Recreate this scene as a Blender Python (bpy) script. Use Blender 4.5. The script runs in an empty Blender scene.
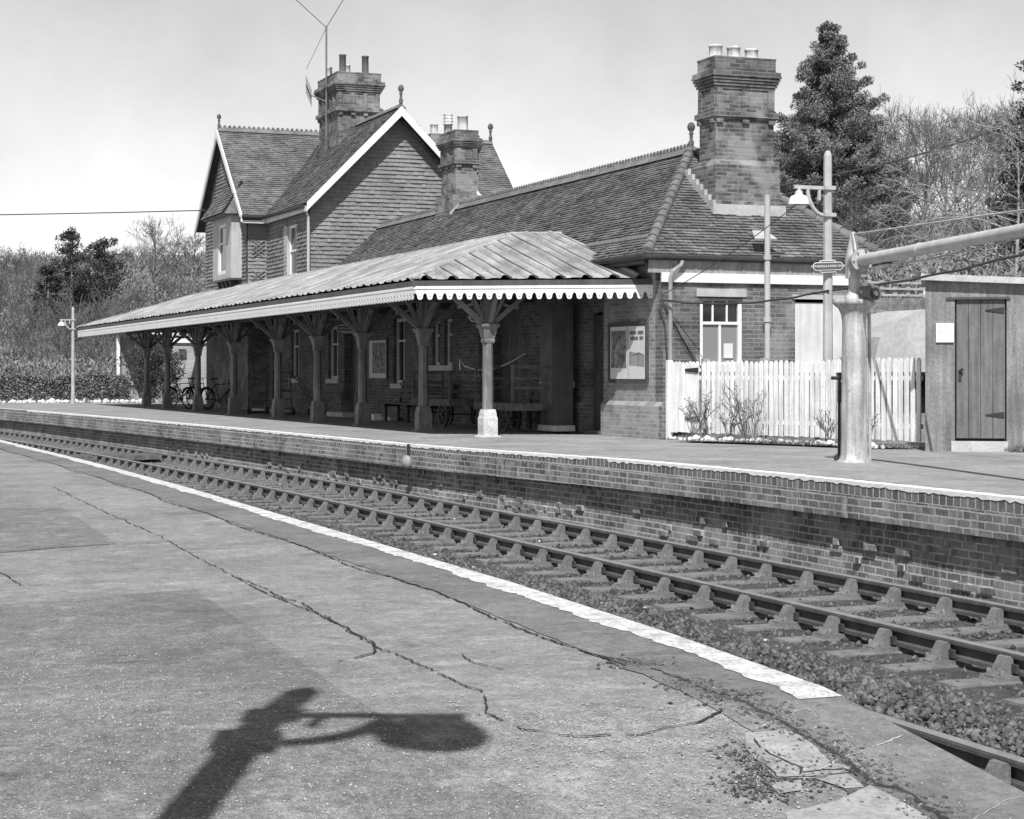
import bpy, math, random
from mathutils import Vector, Matrix
import numpy as np
random.seed(7)
R = math.radians
# ------------------------------------------------------------------ camera, sky, sun, exposure
scene = bpy.context.scene
TH = math.atan(732/1880.)
cam_d = bpy.data.cameras.new('camera'); cam = bpy.data.objects.new('camera', cam_d)
scene.collection.objects.link(cam); scene.camera = cam
cam.location = (0, 0, 1.08); cam.rotation_euler = (R(90), 0, -TH)
cam_d.sensor_width = 36; cam_d.lens = 1880*36/1024.; cam_d.shift_y = -35.5/1024.
cam_d.clip_start = 0.1; cam_d.clip_end = 3000
world = bpy.data.worlds.new('World'); scene.world = world; world.use_nodes = True
nt = world.node_tree; nt.nodes.clear()
sky = nt.nodes.new('ShaderNodeTexSky'); sky.sky_type = 'NISHITA'; sky.sun_disc = False
SUN_EL = R(50); AZ = R(27); SUN_DIR = Vector((math.sin(AZ)*math.cos(SUN_EL), math.cos(AZ)*math.cos(SUN_EL), -math.sin(SUN_EL)))
sky.sun_elevation = SUN_EL; sky.sun_rotation = math.pi + AZ
sky.air_density = 1.2; sky.dust_density = 0.0
bw = nt.nodes.new('ShaderNodeRGBToBW')
tc = nt.nodes.new('ShaderNodeTexCoord')
nz = nt.nodes.new('ShaderNodeTexNoise'); nz.inputs['Scale'].default_value = 9; nz.inputs['Detail'].default_value = 7; nz.inputs['Roughness'].default_value = .62
mr = nt.nodes.new('ShaderNodeMapRange'); mr.inputs[1].default_value = .32; mr.inputs[2].default_value = .7; mr.inputs[3].default_value = .97; mr.inputs[4].default_value = 1.17
mu = nt.nodes.new('ShaderNodeMath'); mu.operation = 'MULTIPLY'
bg = nt.nodes.new('ShaderNodeBackground'); bg.inputs['Strength'].default_value = 0.106
wo = nt.nodes.new('ShaderNodeOutputWorld')
nt.links.new(sky.outputs[0], bw.inputs[0]); nt.links.new(tc.outputs['Generated'], nz.inputs['Vector'])
nt.links.new(nz.outputs[0], mr.inputs[0]); nt.links.new(bw.outputs[0], mu.inputs[0]); nt.links.new(mr.outputs[0], mu.inputs[1])
nt.links.new(mu.outputs[0], bg.inputs['Color']); nt.links.new(bg.outputs[0], wo.inputs[0])
sd = bpy.data.lights.new('sun', 'SUN'); sd.energy = 4.9; sd.angle = R(.5); sd.color = (1, 1, 1)
sun = bpy.data.objects.new('sun', sd); scene.collection.objects.link(sun)
sun.rotation_euler = SUN_DIR.to_track_quat('-Z', 'Y').to_euler(); sun.location = (0, 0, 30)
scene.view_settings.view_transform = 'Standard'; scene.view_settings.look = 'None'
scene.view_settings.exposure = 0.22; scene.view_settings.gamma = 1.0; scene.view_settings.use_curve_mapping = False
scene.render.resolution_x = 1024; scene.render.resolution_y = 819

# ------------------------------------------------------------------ materials
MATS = {}
def node(nt, t, **kw):
    n = nt.nodes.new(t)
    for k, v in kw.items(): setattr(n, k, v)
    return n
def math_(nt, op, a, b=None, clamp=False):
    n = node(nt, 'ShaderNodeMath', operation=op, use_clamp=clamp)
    for i, v in enumerate((a, b)):
        if v is None: continue
        if isinstance(v, (int, float)): n.inputs[i].default_value = v
        else: nt.links.new(v, n.inputs[i])
    return n.outputs[0]
def noise(nt, vec, sc, det=4, rough=.55):
    n = node(nt, 'ShaderNodeTexNoise'); n.inputs['Scale'].default_value = sc
    n.inputs['Detail'].default_value = det; n.inputs['Roughness'].default_value = rough
    nt.links.new(vec, n.inputs['Vector']); return n.outputs[0]
def rng(nt, v, a, b, c, d):
    n = node(nt, 'ShaderNodeMapRange'); nt.links.new(v, n.inputs[0])
    for i, x in enumerate((a, b, c, d)): n.inputs[i+1].default_value = x
    return n.outputs[0]
def newmat(name):
    m = bpy.data.materials.new(name); m.use_nodes = True; t = m.node_tree; t.nodes.clear()
    o = node(t, 'ShaderNodeOutputMaterial'); b = node(t, 'ShaderNodeBsdfPrincipled')
    t.links.new(b.outputs[0], o.inputs[0]); MATS[name] = m
    return m, t, b
def mat(name, base, rough=.8, var=.25, scale=6, fine=60, finevar=.15, bump=.3, bdist=.01, spec=.3, metal=0, rnd=0, streak=0, spots=0, spotv=2.0):
    """grey procedural surface: base albedo, broad and fine mottling, optional vertical streaks, per-tile tone and pale spots"""
    m, t, b = newmat(name)
    g = node(t, 'ShaderNodeNewGeometry'); P = g.outputs['Position']
    v = rng(t, noise(t, P, scale, 5), .3, .7, 1-var, 1+var)
    f = rng(t, noise(t, P, fine, 3), .3, .7, 1-finevar, 1+finevar)
    c = math_(t, 'MULTIPLY', v, f); c = math_(t, 'MULTIPLY', c, base)
    if streak:
        mp = node(t, 'ShaderNodeMapping'); mp.inputs['Scale'].default_value = (9, 9, .6); t.links.new(P, mp.inputs[0])
        c = math_(t, 'MULTIPLY', c, rng(t, noise(t, mp.outputs[0], 1.5, 5, .6), .35, .65, 1-streak, 1+streak*.5))
    if rnd:
        a = node(t, 'ShaderNodeAttribute'); a.attribute_name = 'rnd'
        c = math_(t, 'MULTIPLY', c, rng(t, a.outputs['Fac'], 0, 1, 1-rnd, 1+rnd))
    if spots:
        s = noise(t, P, scale*5, 6, .7); s = rng(t, s, .62, .72, 0, 1)
        c = math_(t, 'MULTIPLY', c, math_(t, 'ADD', 1, math_(t, 'MULTIPLY', s, (spotv-1)*spots)))
    c = math_(t, 'MINIMUM', c, .9)
    t.links.new(c, b.inputs['Base Color'])
    b.inputs['Roughness'].default_value = rough; b.inputs['Specular IOR Level'].default_value = spec; b.inputs['Metallic'].default_value = metal
    if bump:
        bp = node(t, 'ShaderNodeBump'); bp.inputs['Strength'].default_value = bump; bp.inputs['Distance'].default_value = bdist
        t.links.new(noise(t, P, fine, 5, .65), bp.inputs['Height']); t.links.new(bp.outputs[0], b.inputs['Normal'])
    return m
def brick(name, c1, c2, mortar, bw_=.225, bh=.075, mort=.009, stain=.35, eff=0, stainscale=1.1, pale=0, zoff=0.0):
    m, t, b = newmat(name)
    g = node(t, 'ShaderNodeNewGeometry'); P = g.outputs['Position']
    sp = node(t, 'ShaderNodeSeparateXYZ'); t.links.new(P, sp.inputs[0])
    sn = node(t, 'ShaderNodeSeparateXYZ'); t.links.new(g.outputs['True Normal'], sn.inputs[0])
    fl = math_(t, 'GREATER_THAN', math_(t, 'ABSOLUTE', sn.outputs[0]), math_(t, 'ABSOLUTE', sn.outputs[1]))
    u = math_(t, 'ADD', math_(t, 'MULTIPLY', sp.outputs[1], fl), math_(t, 'MULTIPLY', sp.outputs[0], math_(t, 'SUBTRACT', 1, fl)))
    cb = node(t, 'ShaderNodeCombineXYZ'); t.links.new(u, cb.inputs[0]); t.links.new(math_(t, 'SUBTRACT', sp.outputs[2], zoff), cb.inputs[1])
    wob = node(t, 'ShaderNodeVectorMath', operation='ADD')
    nn = node(t, 'ShaderNodeTexNoise'); nn.inputs['Scale'].default_value = 7; t.links.new(P, nn.inputs['Vector'])
    sc = node(t, 'ShaderNodeVectorMath', operation='SCALE'); sc.inputs['Scale'].default_value = .018
    t.links.new(nn.outputs['Color'], sc.inputs[0]); t.links.new(cb.outputs[0], wob.inputs[0]); t.links.new(sc.outputs[0], wob.inputs[1])
    bt = node(t, 'ShaderNodeTexBrick', offset=.5, squash=1.0)
    bt.inputs['Scale'].default_value = 1; bt.inputs['Brick Width'].default_value = bw_; bt.inputs['Row Height'].default_value = bh
    bt.inputs['Mortar Size'].default_value = mort; bt.inputs['Mortar Smooth'].default_value = .3; bt.inputs['Bias'].default_value = -.1
    for k, v in (('Color1', c1), ('Color2', c2), ('Mortar', mortar)): bt.inputs[k].default_value = (v, v, v, 1)
    t.links.new(wob.outputs[0], bt.inputs['Vector'])
    c = node(t, 'ShaderNodeRGBToBW'); t.links.new(bt.outputs['Color'], c.inputs[0]); c = c.outputs[0]
    c = math_(t, 'MULTIPLY', c, rng(t, noise(t, P, stainscale, 6, .62), .3, .7, 1-stain, 1+stain))
    c = math_(t, 'MULTIPLY', c, rng(t, noise(t, P, 45, 3), .3, .7, .75, 1.25))
    if eff:   # pale efflorescence running down
        mp = node(t, 'ShaderNodeMapping'); mp.inputs['Scale'].default_value = (5, 5, 1.3); t.links.new(P, mp.inputs[0])
        e = rng(t, noise(t, mp.outputs[0], 1.6, 7, .7), .54, .68, 0, eff)
        c = math_(t, 'ADD', math_(t, 'MULTIPLY', c, math_(t, 'SUBTRACT', 1, e)), math_(t, 'MULTIPLY', e, .42))
    if pale:
        e = rng(t, noise(t, P, 1.4, 5, .6), .5, .62, 0, pale)
        c = math_(t, 'ADD', math_(t, 'MULTIPLY', c, math_(t, 'SUBTRACT', 1, e)), math_(t, 'MULTIPLY', e, .4))
    t.links.new(c, b.inputs['Base Color']); b.inputs['Roughness'].default_value = .85; b.inputs['Specular IOR Level'].default_value = .25
    bp = node(t, 'ShaderNodeBump'); bp.inputs['Strength'].default_value = .6; bp.inputs['Distance'].default_value = .008
    h = math_(t, 'ADD', math_(t, 'SUBTRACT', 1, bt.outputs['Fac']), math_(t, 'MULTIPLY', noise(t, P, 60, 4), .5))
    t.links.new(h, bp.inputs['Height']); t.links.new(bp.outputs[0], b.inputs['Normal'])
    return m
def leafmat(name, base, var=.4):
    m, t, b = newmat(name)
    g = node(t, 'ShaderNodeNewGeometry')
    a = node(t, 'ShaderNodeAttribute'); a.attribute_name = 'rnd'
    c = math_(t, 'MULTIPLY', rng(t, a.outputs['Fac'], 0, 1, 1-var, 1+var), base)
    c = math_(t, 'MULTIPLY', c, rng(t, noise(t, g.outputs['Position'], .8, 3), .3, .7, .75, 1.25))
    t.links.new(c, b.inputs['Base Color']); b.inputs['Roughness'].default_value = .6; b.inputs['Specular IOR Level'].default_value = .35
    return m
def asphalt(name, base, spots=1.0, grit=.3):
    m, t, b = newmat(name)
    g = node(t, 'ShaderNodeNewGeometry'); P = g.outputs['Position']
    c = math_(t, 'MULTIPLY', rng(t, noise(t, P, .9, 6, .6), .3, .7, .76, 1.24), base)
    c = math_(t, 'MULTIPLY', c, rng(t, noise(t, P, 7, 6, .65), .3, .7, .8, 1.2)); c = math_(t, 'MULTIPLY', c, rng(t, noise(t, P, 55, 3, .6), .3, .7, 1-grit*.6, 1+grit*.6))
    c = math_(t, 'MULTIPLY', c, rng(t, noise(t, P, 170, 2, .6), .3, .7, 1-grit, 1+grit))
    c = math_(t, 'ADD', c, math_(t, 'MULTIPLY', rng(t, noise(t, P, 5.5, 3, .5), .55, .7, 0, .055), spots))
    c = math_(t, 'MULTIPLY', c, rng(t, noise(t, P, 22, 4, .6), .3, .7, .82, 1.18))
    vo = node(t, 'ShaderNodeTexVoronoi'); vo.inputs['Scale'].default_value = 26; t.links.new(P, vo.inputs['Vector'])
    s = math_(t, 'MULTIPLY', rng(t, vo.outputs['Distance'], .05, .16, 1, 0), rng(t, noise(t, P, 1.7, 4), .52, .68, 0, 1))
    c = math_(t, 'ADD', c, math_(t, 'MULTIPLY', s, .3*spots))
    vo2 = node(t, 'ShaderNodeTexVoronoi'); vo2.inputs['Scale'].default_value = 75; t.links.new(P, vo2.inputs['Vector'])
    s2 = math_(t, 'MULTIPLY', rng(t, vo2.outputs['Distance'], .12, .3, 1, 0), rng(t, noise(t, P, 2.3, 6, .6), .48, .66, 0, 1))
    c = math_(t, 'ADD', c, math_(t, 'MULTIPLY', s2, .30*spots))
    dk = rng(t, noise(t, P, 3.7, 7, .68), .58, .72, 0, .45)
    c = math_(t, 'MULTIPLY', c, math_(t, 'SUBTRACT', 1, dk))
    t.links.new(c, b.inputs['Base Color']); b.inputs['Roughness'].default_value = .9; b.inputs['Specular IOR Level'].default_value = .2
    bp = node(t, 'ShaderNodeBump'); bp.inputs['Strength'].default_value = .5; bp.inputs['Distance'].default_value = .006
    t.links.new(noise(t, P, 110, 4, .7), bp.inputs['Height']); t.links.new(bp.outputs[0], b.inputs['Normal'])
    return m
asphalt('asphalt', .225, 1.2, .45); asphalt('asphalt_patch', .175, 1.2, .45); asphalt('asphalt_far', .27, .3, .25); asphalt('coping', .175, .25, .25)
mat('white_line', .55, .85, .35, 9, 70, .4, .3, spots=.7, spotv=.45)
mat('far_line', .78, .8, .12, 8, 60, .15, .2)
mat('pale_concrete', .32, .9, .25, 7, 50, .2, .5, .01, spots=.5)
mat('crack', .04, .95, .3, 10, 40, .3, 0)
mat('crack_pale', .42, .95, .3, 10, 40, .3, 0)
brick('platform_brick', .11, .24, .42, stain=.45, eff=.95, mort=.0095, pale=.4)
brick('coping_brick', .11, .22, .46, bw_=.115, bh=.125, mort=.010, stain=.3, eff=.5, zoff=-.125)
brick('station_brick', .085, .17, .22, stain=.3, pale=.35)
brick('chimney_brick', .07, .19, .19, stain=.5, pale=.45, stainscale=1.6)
brick('shaded_brick', .075, .15, .17, stain=.3, pale=.12)  # front wall brick darkened: canopy shade put into the colour
brick('lit_pier_brick', .20, .32, .34, stain=.35, pale=.5)  # sunlit end of the front wall: whitewash and sunlight put into the colour
mat('bay_paint', .42, .7, .1, 3, 40, .06, .1, streak=.12)
mat('crack_edge', .12, .95, .3, 10, 60, .3, 0)
brick('yard_brick', .30, .40, .45, stain=.2)
mat('roof_tile', .15, .85, .35, 1.6, 24, .4, .3, .008, rnd=.16, spots=.5, spotv=2.2)
mat('hung_tile', .20, .85, .2, 1.0, 30, .2, .3, .006, rnd=.1, spots=.2)
mat('ridge_tile', .16, .85, .3, 2.5, 30, .2, .3)
mat('lead', .42, .6, .2, 4, 40, .15, .2)
mat('canopy_sheet', .29, .8, .4, 1.3, 30, .25, .2, spots=.7, spotv=.4, rnd=.12)
mat('white_paint', .74, .55, .06, 3, 40, .05, .1, streak=.06)
mat('cream_paint', .62, .6, .1, 3, 40, .06, .1, streak=.12)
mat('cove_board', .30, .7, .15, 3, 40, .1, .1, streak=.25)
mat('grey_board', .30, .7, .2, 3, 40, .1, .1, streak=.2)
mat('dark_paint', .075, .5, .25, 3, 40, .15, .1, streak=.2)
mat('column_paint', .18, .6, .25, 4, 30, .15, .1, streak=.25)
mat('column_base', .48, .7, .3, 6, 30, .2, .1, spots=.3)  # first column only: sunlight on its base put into a paler colour
mat('strut_paint', .15, .6, .2, 4, 30, .1, .1)
mat('black_iron', .035, .5, .3, 4, 40, .2, .1)
mat('stone_sill', .48, .8, .15, 5, 40, .15, .2)
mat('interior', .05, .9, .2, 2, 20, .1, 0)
mat('rail_side', .10, .65, .3, 5, 60, .25, .2, metal=.2)
mat('rail_top', .38, .38, .15, 5, 90, .15, .1, metal=.5)
mat('chair_iron', .16, .8, .25, 8, 60, .25, .3)
mat('sleeper_wood', .185, .9, .25, 6, 70, .25, .5, .008)
mat('key_wood', .05, .9, .2, 6, 60, .2, .2)
mat('ballast_ground', .095, .95, .35, 5, 70, .4, .9, .03)
mat('ballast_stone', .10, .85, .25, 3, 60, .2, .2, rnd=.6)
mat('earth', .15, .95, .3, .6, 14, .35, .8, .05)
mat('grass', .19, .95, .35, .25, 8, .4, .8, .08)
mat('edging_stone', .62, .85, .2, 5, 40, .2, .3)
mat('iron_paint', .42, .55, .25, 3, 40, .15, .15, streak=.4, spots=.9, spotv=.25)
mat('lamp_concrete', .42, .8, .15, 4, 60, .12, .2)
mat('enamel', .82, .3, .03, 3, 30, .02, 0, spec=.5)
mat('jib_paint', .50, .5, .18, 3, 40, .1, .1, spots=.5, spotv=.45)
mat('grit_stone', .42, .9, .2, 9, 30, .2, 0)
mat('hut_render', .215, .9, .3, 1.5, 30, .2, .3, streak=.28)
mat('hut_slab', .46, .9, .2, 3, 30, .15, .3)
mat('hut_door', .15, .75, .15, 4, 30, .1, .1, streak=.3)
mat('picket_paint', .8, .7, .12, 4, 40, .12, .1, streak=.25)
mat('post_wood', .36, .85, .2, 5, 50, .15, .2, streak=.2)
mat('old_wood', .12, .85, .25, 5, 50, .2, .2, streak=.25)
mat('sign_dark', .10, .4, .1, 3, 30, .05, 0)
mat('bark', .20, .9, .3, 4, 30, .2, .3)
mat('bark_pale', .30, .9, .25, 4, 30, .2, .3)
mat('twig', .13, .9, .25, .12, 3, .15, 0)
mat('wire', .05, .6, .1, 3, 10, .1, 0)
mat('paper', .62, .8, .06, 8, 40, .05, 0)
mat('poster_art', .22, .7, .75, 9, 30, .4, 0)
mat('bank_pale', .42, .9, .15, 1.2, 10, .15, .3)
mat('pot_pale', .52, .8, .25, 6, 30, .15, .1, streak=.3)
mat('pot_dark', .10, .8, .25, 6, 30, .15, .1)
mat('litter', .6, .9, .2, 9, 30, .2, .2)
leafmat('conifer_leaf', .17, .55); leafmat('dark_leaf', .055, .5); leafmat('hedge_leaf', .21, .6); leafmat('dry_leaf', .17, .5)
leafmat('brush_leaf', .20, .45)
def glassmat(name, base, rough):
    m, t, b = newmat(name); b.inputs['Base Color'].default_value = (base, base, base, 1)
    b.inputs['Roughness'].default_value = rough; b.inputs['Specular IOR Level'].default_value = .5
glassmat('glass_dark', .02, .08); glassmat('glass_frosted', .22, .35)

# ------------------------------------------------------------------ mesh helpers
C = scene.collection
WPOS = {}
def tag(o, label=None, cat=None, group=None, kind=None):
    if label: o['label'] = label
    if cat: o['category'] = cat
    if group: o['group'] = group
    if kind: o['kind'] = kind
    return o
def empty(name, loc, label, cat, group=None):
    o = bpy.data.objects.new(name, None); o.empty_display_size = .2; C.objects.link(o); o.location = loc
    WPOS[o.name] = Vector(loc); tag(o, label, cat, group); return o
def copy_tree(o, parent=None):
    c = o.copy(); C.objects.link(c); c.parent = parent
    for ch in list(o.children): copy_tree(ch, c)
    return c
class MB:
    def __init__(s): s.v = []; s.f = []; s.r = []; s.sm = []
    def add(s, vs, fs, r=None, smooth=False):
        n = len(s.v); s.v += [tuple(v) for v in vs]
        rv = random.random() if r is None else r
        for f in fs: s.f.append(tuple(i+n for i in f)); s.r.append(rv); s.sm.append(smooth)
        return s
    def box(s, x0, x1, y0, y1, z0, z1):
        return s.add([(x0,y0,z0),(x1,y0,z0),(x1,y1,z0),(x0,y1,z0),(x0,y0,z1),(x1,y0,z1),(x1,y1,z1),(x0,y1,z1)],
              [(0,3,2,1),(4,5,6,7),(0,1,5,4),(1,2,6,5),(2,3,7,6),(3,0,4,7)])
    def obox(s, c, ax, ay, az):
        """box with centre c and half-axis vectors"""
        c, ax, ay, az = map(Vector, (c, ax, ay, az)); vs = []
        for k in (-1, 1):
            for a, b in ((-1,-1),(1,-1),(1,1),(-1,1)): vs.append(c+ax*a+ay*b+az*k)
        return s.add(vs, [(0,3,2,1),(4,5,6,7),(0,1,5,4),(1,2,6,5),(2,3,7,6),(3,0,4,7)])
    def bar(s, a, b, w, h, up=(0,0,1)):
        a, b = Vector(a), Vector(b); d = (b-a); u = Vector(up)
        sd = d.cross(u)
        if sd.length < 1e-6: sd = Vector((1,0,0))
        sd.normalize(); u2 = sd.cross(d).normalized()
        return s.obox((a+b)/2, d/2, sd*w/2, u2*h/2)
    def tube(s, pts, rad, n=8, cap=True, smooth=True):
        pts = [Vector(p) for p in pts]; k = len(pts)
        if isinstance(rad, (int, float)): rad = [rad]*k
        vs = []; prev = None
        for i, p in enumerate(pts):
            d = (pts[min(i+1,k-1)]-pts[max(i-1,0)]).normalized()
            if prev is None:
                a = Vector((0,0,1)) if abs(d.z) < .9 else Vector((1,0,0)); x = d.cross(a).normalized()
            else:
                x = (prev - d*prev.dot(d)).normalized()
            prev = x; y = d.cross(x)
            for j in range(n):
                t = 2*math.pi*j/n; vs.append(p+(x*math.cos(t)+y*math.sin(t))*rad[i])
        fs = [(i*n+j, i*n+(j+1)%n, (i+1)*n+(j+1)%n, (i+1)*n+j) for i in range(k-1) for j in range(n)]
        s.add(vs, fs, smooth=smooth)
        if cap: s.add(vs[:n], [tuple(range(n-1,-1,-1))]); s.add(vs[-n:], [tuple(range(n))])
        return s
    def lathe(s, prof, c=(0,0,0), n=16, smooth=True):
        """profile [(r,z)] about a vertical axis"""
        vs = [(c[0]+r*math.cos(2*math.pi*j/n), c[1]+r*math.sin(2*math.pi*j/n), c[2]+z) for r, z in prof for j in range(n)]
        k = len(prof)
        s.add(vs, [(i*n+j, i*n+(j+1)%n, (i+1)*n+(j+1)%n, (i+1)*n+j) for i in range(k-1) for j in range(n)], smooth=smooth)
        if prof[0][0] > .001: s.add(vs[:n], [tuple(range(n-1,-1,-1))])
        if prof[-1][0] > .001: s.add(vs[-n:], [tuple(range(n))])
        return s
    def prism(s, poly, ext):
        """poly: list of 3D points in a plane, ext: extrusion vector"""
        e = Vector(ext); n = len(poly); a = [Vector(p) for p in poly]; b = [p+e for p in a]
        return s.add(a+b, [tuple(range(n-1,-1,-1)), tuple(range(n,2*n))]+[(i,(i+1)%n,n+(i+1)%n,n+i) for i in range(n)])
    def build(s, name, m, parent=None, label=None, cat=None, group=None, kind=None, weld=False):
        me = bpy.data.meshes.new(name)
        off = Vector((0,0,0))
        if parent is not None: off = WPOS.get(parent.name, Vector((0,0,0)))
        me.from_pydata([(v[0]-off.x, v[1]-off.y, v[2]-off.z) for v in s.v], [], s.f)
        me.materials.append(MATS[m])
        at = me.attributes.new('rnd', 'FLOAT', 'FACE'); at.data.foreach_set('value', s.r)
        me.polygons.foreach_set('use_smooth', s.sm)
        me.update()
        o = bpy.data.objects.new(name, me); C.objects.link(o)
        if parent is not None: o.parent = parent
        WPOS[o.name] = off
        tag(o, label, cat, group, kind)
        return o
def text_mesh(name, body, size, loc, xdir, updir, m, parent, depth=.004):
    cu = bpy.data.curves.new(name, 'FONT'); cu.body = body; cu.size = size; cu.align_x = 'CENTER'; cu.align_y = 'CENTER'; cu.extrude = depth/2
    to = bpy.data.objects.new(name, cu); C.objects.link(to)
    dg = bpy.context.evaluated_depsgraph_get(); me = bpy.data.meshes.new_from_object(to.evaluated_get(dg))
    C.objects.unlink(to); bpy.data.objects.remove(to)
    x = Vector(xdir).normalized(); u = Vector(updir).normalized(); n = x.cross(u)
    M = Matrix(((x.x,u.x,n.x,loc[0]),(x.y,u.y,n.y,loc[1]),(x.z,u.z,n.z,loc[2]),(0,0,0,1)))
    off = WPOS.get(parent.name, Vector((0,0,0))); me.transform(Matrix.Translation(-off) @ M)
    me.materials.clear(); me.materials.append(MATS[m])
    o = bpy.data.objects.new(name, me); C.objects.link(o); o.parent = parent; WPOS[o.name] = off
    return o
def interp(tab, x):
    if x <= tab[0][0]: return tab[0][1]
    for (a, b), (c, d) in zip(tab, tab[1:]):
        if x <= c: return b+(d-b)*(x-a)/(c-a)
    return tab[-1][1]
def smooth(t): t = max(0, min(1, t)); return t*t*(3-2*t)
def zf(s): return -.06*smooth((s-18)/12.)         # the far platform dips slightly
def frange(a, b, st):
    n = max(1, int(round((b-a)/st))); return [a+(b-a)*i/n for i in range(n+1)]
ORD = ['first','second','third','fourth','fifth','sixth','seventh','eighth','ninth','tenth','eleventh','twelfth','thirteenth','fourteenth','fifteenth','sixteenth','seventeenth','eighteenth','nineteenth']
TENS = {20:'twent',30:'thirt',40:'fort',50:'fift',60:'sixt'}
def ordinal(n):
    """n from 1"""
    if n < 20: return ORD[n-1]
    t = n//10*10
    return TENS[t]+'ieth' if n == t else TENS[t]+'y-'+ORD[n-t-1]
# ------------------------------------------------------------------ the line of the railway (x = across, y = along)
def cT(s): return 8.47-.0011*max(0, s-16)**2          # centre of the far track
def cN(s): return 4.85-.0008*max(0, s-16)**2          # centre of the near track
FE = [(-30,9.95),(13,9.97),(18,10.03),(22.4,9.95),(28,9.5),(33.5,9.2),(40,8.8),(48,8.25),(58,7.4),(70,6.1),(85,4.3),(110,.7),(150,-7)]
NE = [(-30,3.34),(5.6,3.34),(7,3.44),(9,3.52),(13,3.56),(18,3.6),(23,3.56),(32,3.35),(45,2.7),(60,1.6),(80,-.6),(110,-5),(150,-12)]
def far_edge(s): return interp(FE, s)
def near_edge(s): return interp(NE, s)
def zn(s): return -.117*max(0, 5.6-s)                 # ramp at the end of the near platform
# --- ground, hillside and track bed
def hill(x, y):
    D = x*math.sin(TH)+y*math.cos(TH); X = x*math.cos(TH)-y*math.sin(TH); t = X/max(D, 1)
    h = -.05
    right = smooth((t-.12)/.08)
    h += 2.7*smooth((x-20.5)/3.5)*smooth((y-31)/5.)
    h += right*smooth((D-50)/70.)*6+right*smooth((D-100)/120.)*9
    left = 1-smooth((t+.05)/.15)
    h += left*(smooth((D-92)/60.)*4.5+smooth((D-140)/110.)*7)
    h += (1-left)*(1-right)*smooth((D-110)/120.)*6
    h += .25*math.sin(x*.21+1)*math.sin(y*.13)*smooth((D-70)/60.)
    return h
m = MB(); xs = [-260+i*6. for i in range(100)]; ys = [26+j*4. for j in range(16)]+[90+j*8. for j in range(45)]
m.add([(x, y, hill(x, y)) for y in ys for x in xs], [(j*100+i, j*100+i+1, (j+1)*100+i+1, (j+1)*100+i) for j in range(len(ys)-1) for i in range(99)
      if not (xs[i] < 12.5 and ys[j] < 78)], smooth=True)
m.build('hillside', 'grass', kind='structure')
m = MB(); m.add([(-1500,-1500,-1.35),(1500,-1500,-1.35),(1500,1500,-1.35),(-1500,1500,-1.35)], [(0,1,2,3)]); m.build('ground', 'earth', kind='structure')
m = MB(); ss = frange(-20, 200, 1.0)
random.seed(3)
vs = []; 
offs = [-14,-6,-3,-2,-1.2,-.5,.5,1.2,1.85,2.4]
for s in ss:
    for o in offs: vs.append((cT(s)+o, s, -.985+(.0 if -1.3 < o < 1.3 else -.03)+random.uniform(-.012,.012)))
k = len(offs); m.add(vs, [(i*k+j, i*k+j+1, (i+1)*k+j+1, (i+1)*k+j) for i in range(len(ss)-1) for j in range(k-1)], smooth=True)
m.build('track_bed', 'ballast_ground', kind='structure')
# loose stones
rg = np.random.default_rng(5)
def stones(n, s0, s1, o0, o1, size, zc, nearc=False):
    s = s0+(s1-s0)*rg.random(n)**1.35; o = o0+(o1-o0)*rg.random(n)
    x = np.array([cT(a) for a in s])+o
    return x, s, np.full(n, zc), size*(.4+1.3*rg.random(n)**2)
parts = [stones(100000, 3.5, 30, -5.4, -1.25, .023, -1.0), stones(15000, 3.5, 34, -1.25, 1.3, .021, -.985), stones(6000, 30, 60, -2.3, 1.35, .035, -.995)]
X = np.concatenate([p[0] for p in parts]); Y = np.concatenate([p[1] for p in parts]); Zc = np.concatenate([p[2] for p in parts]); S_ = np.concatenate([p[3] for p in parts])
n = len(X); base = np.array([(1,0,0),(0,1,0),(-1,0,0),(0,-1,0),(0,0,1),(0,0,-1.)])
V = base[None]*(.55+.9*rg.random((n,6,1)))+.35*(rg.random((n,6,3))-.5)
ang = rg.random(n)*6.28; ca, sa = np.cos(ang), np.sin(ang)
tilt = .6*(rg.random(n)-.5)
Vx = V[...,0]*ca[:,None]-V[...,1]*sa[:,None]; Vy = V[...,0]*sa[:,None]+V[...,1]*ca[:,None]; Vz = V[...,2]*.75+Vx*tilt[:,None]
V = np.stack([Vx, Vy, Vz], -1)*S_[:,None,None]+np.stack([X, Y, Zc+.012*rg.random(n)], -1)[:,None]
F = np.array([(0,1,4),(1,2,4),(2,3,4),(3,0,4),(1,0,5),(2,1,5),(3,2,5),(0,3,5)])[None]+(np.arange(n)*6)[:,None,None]
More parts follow.
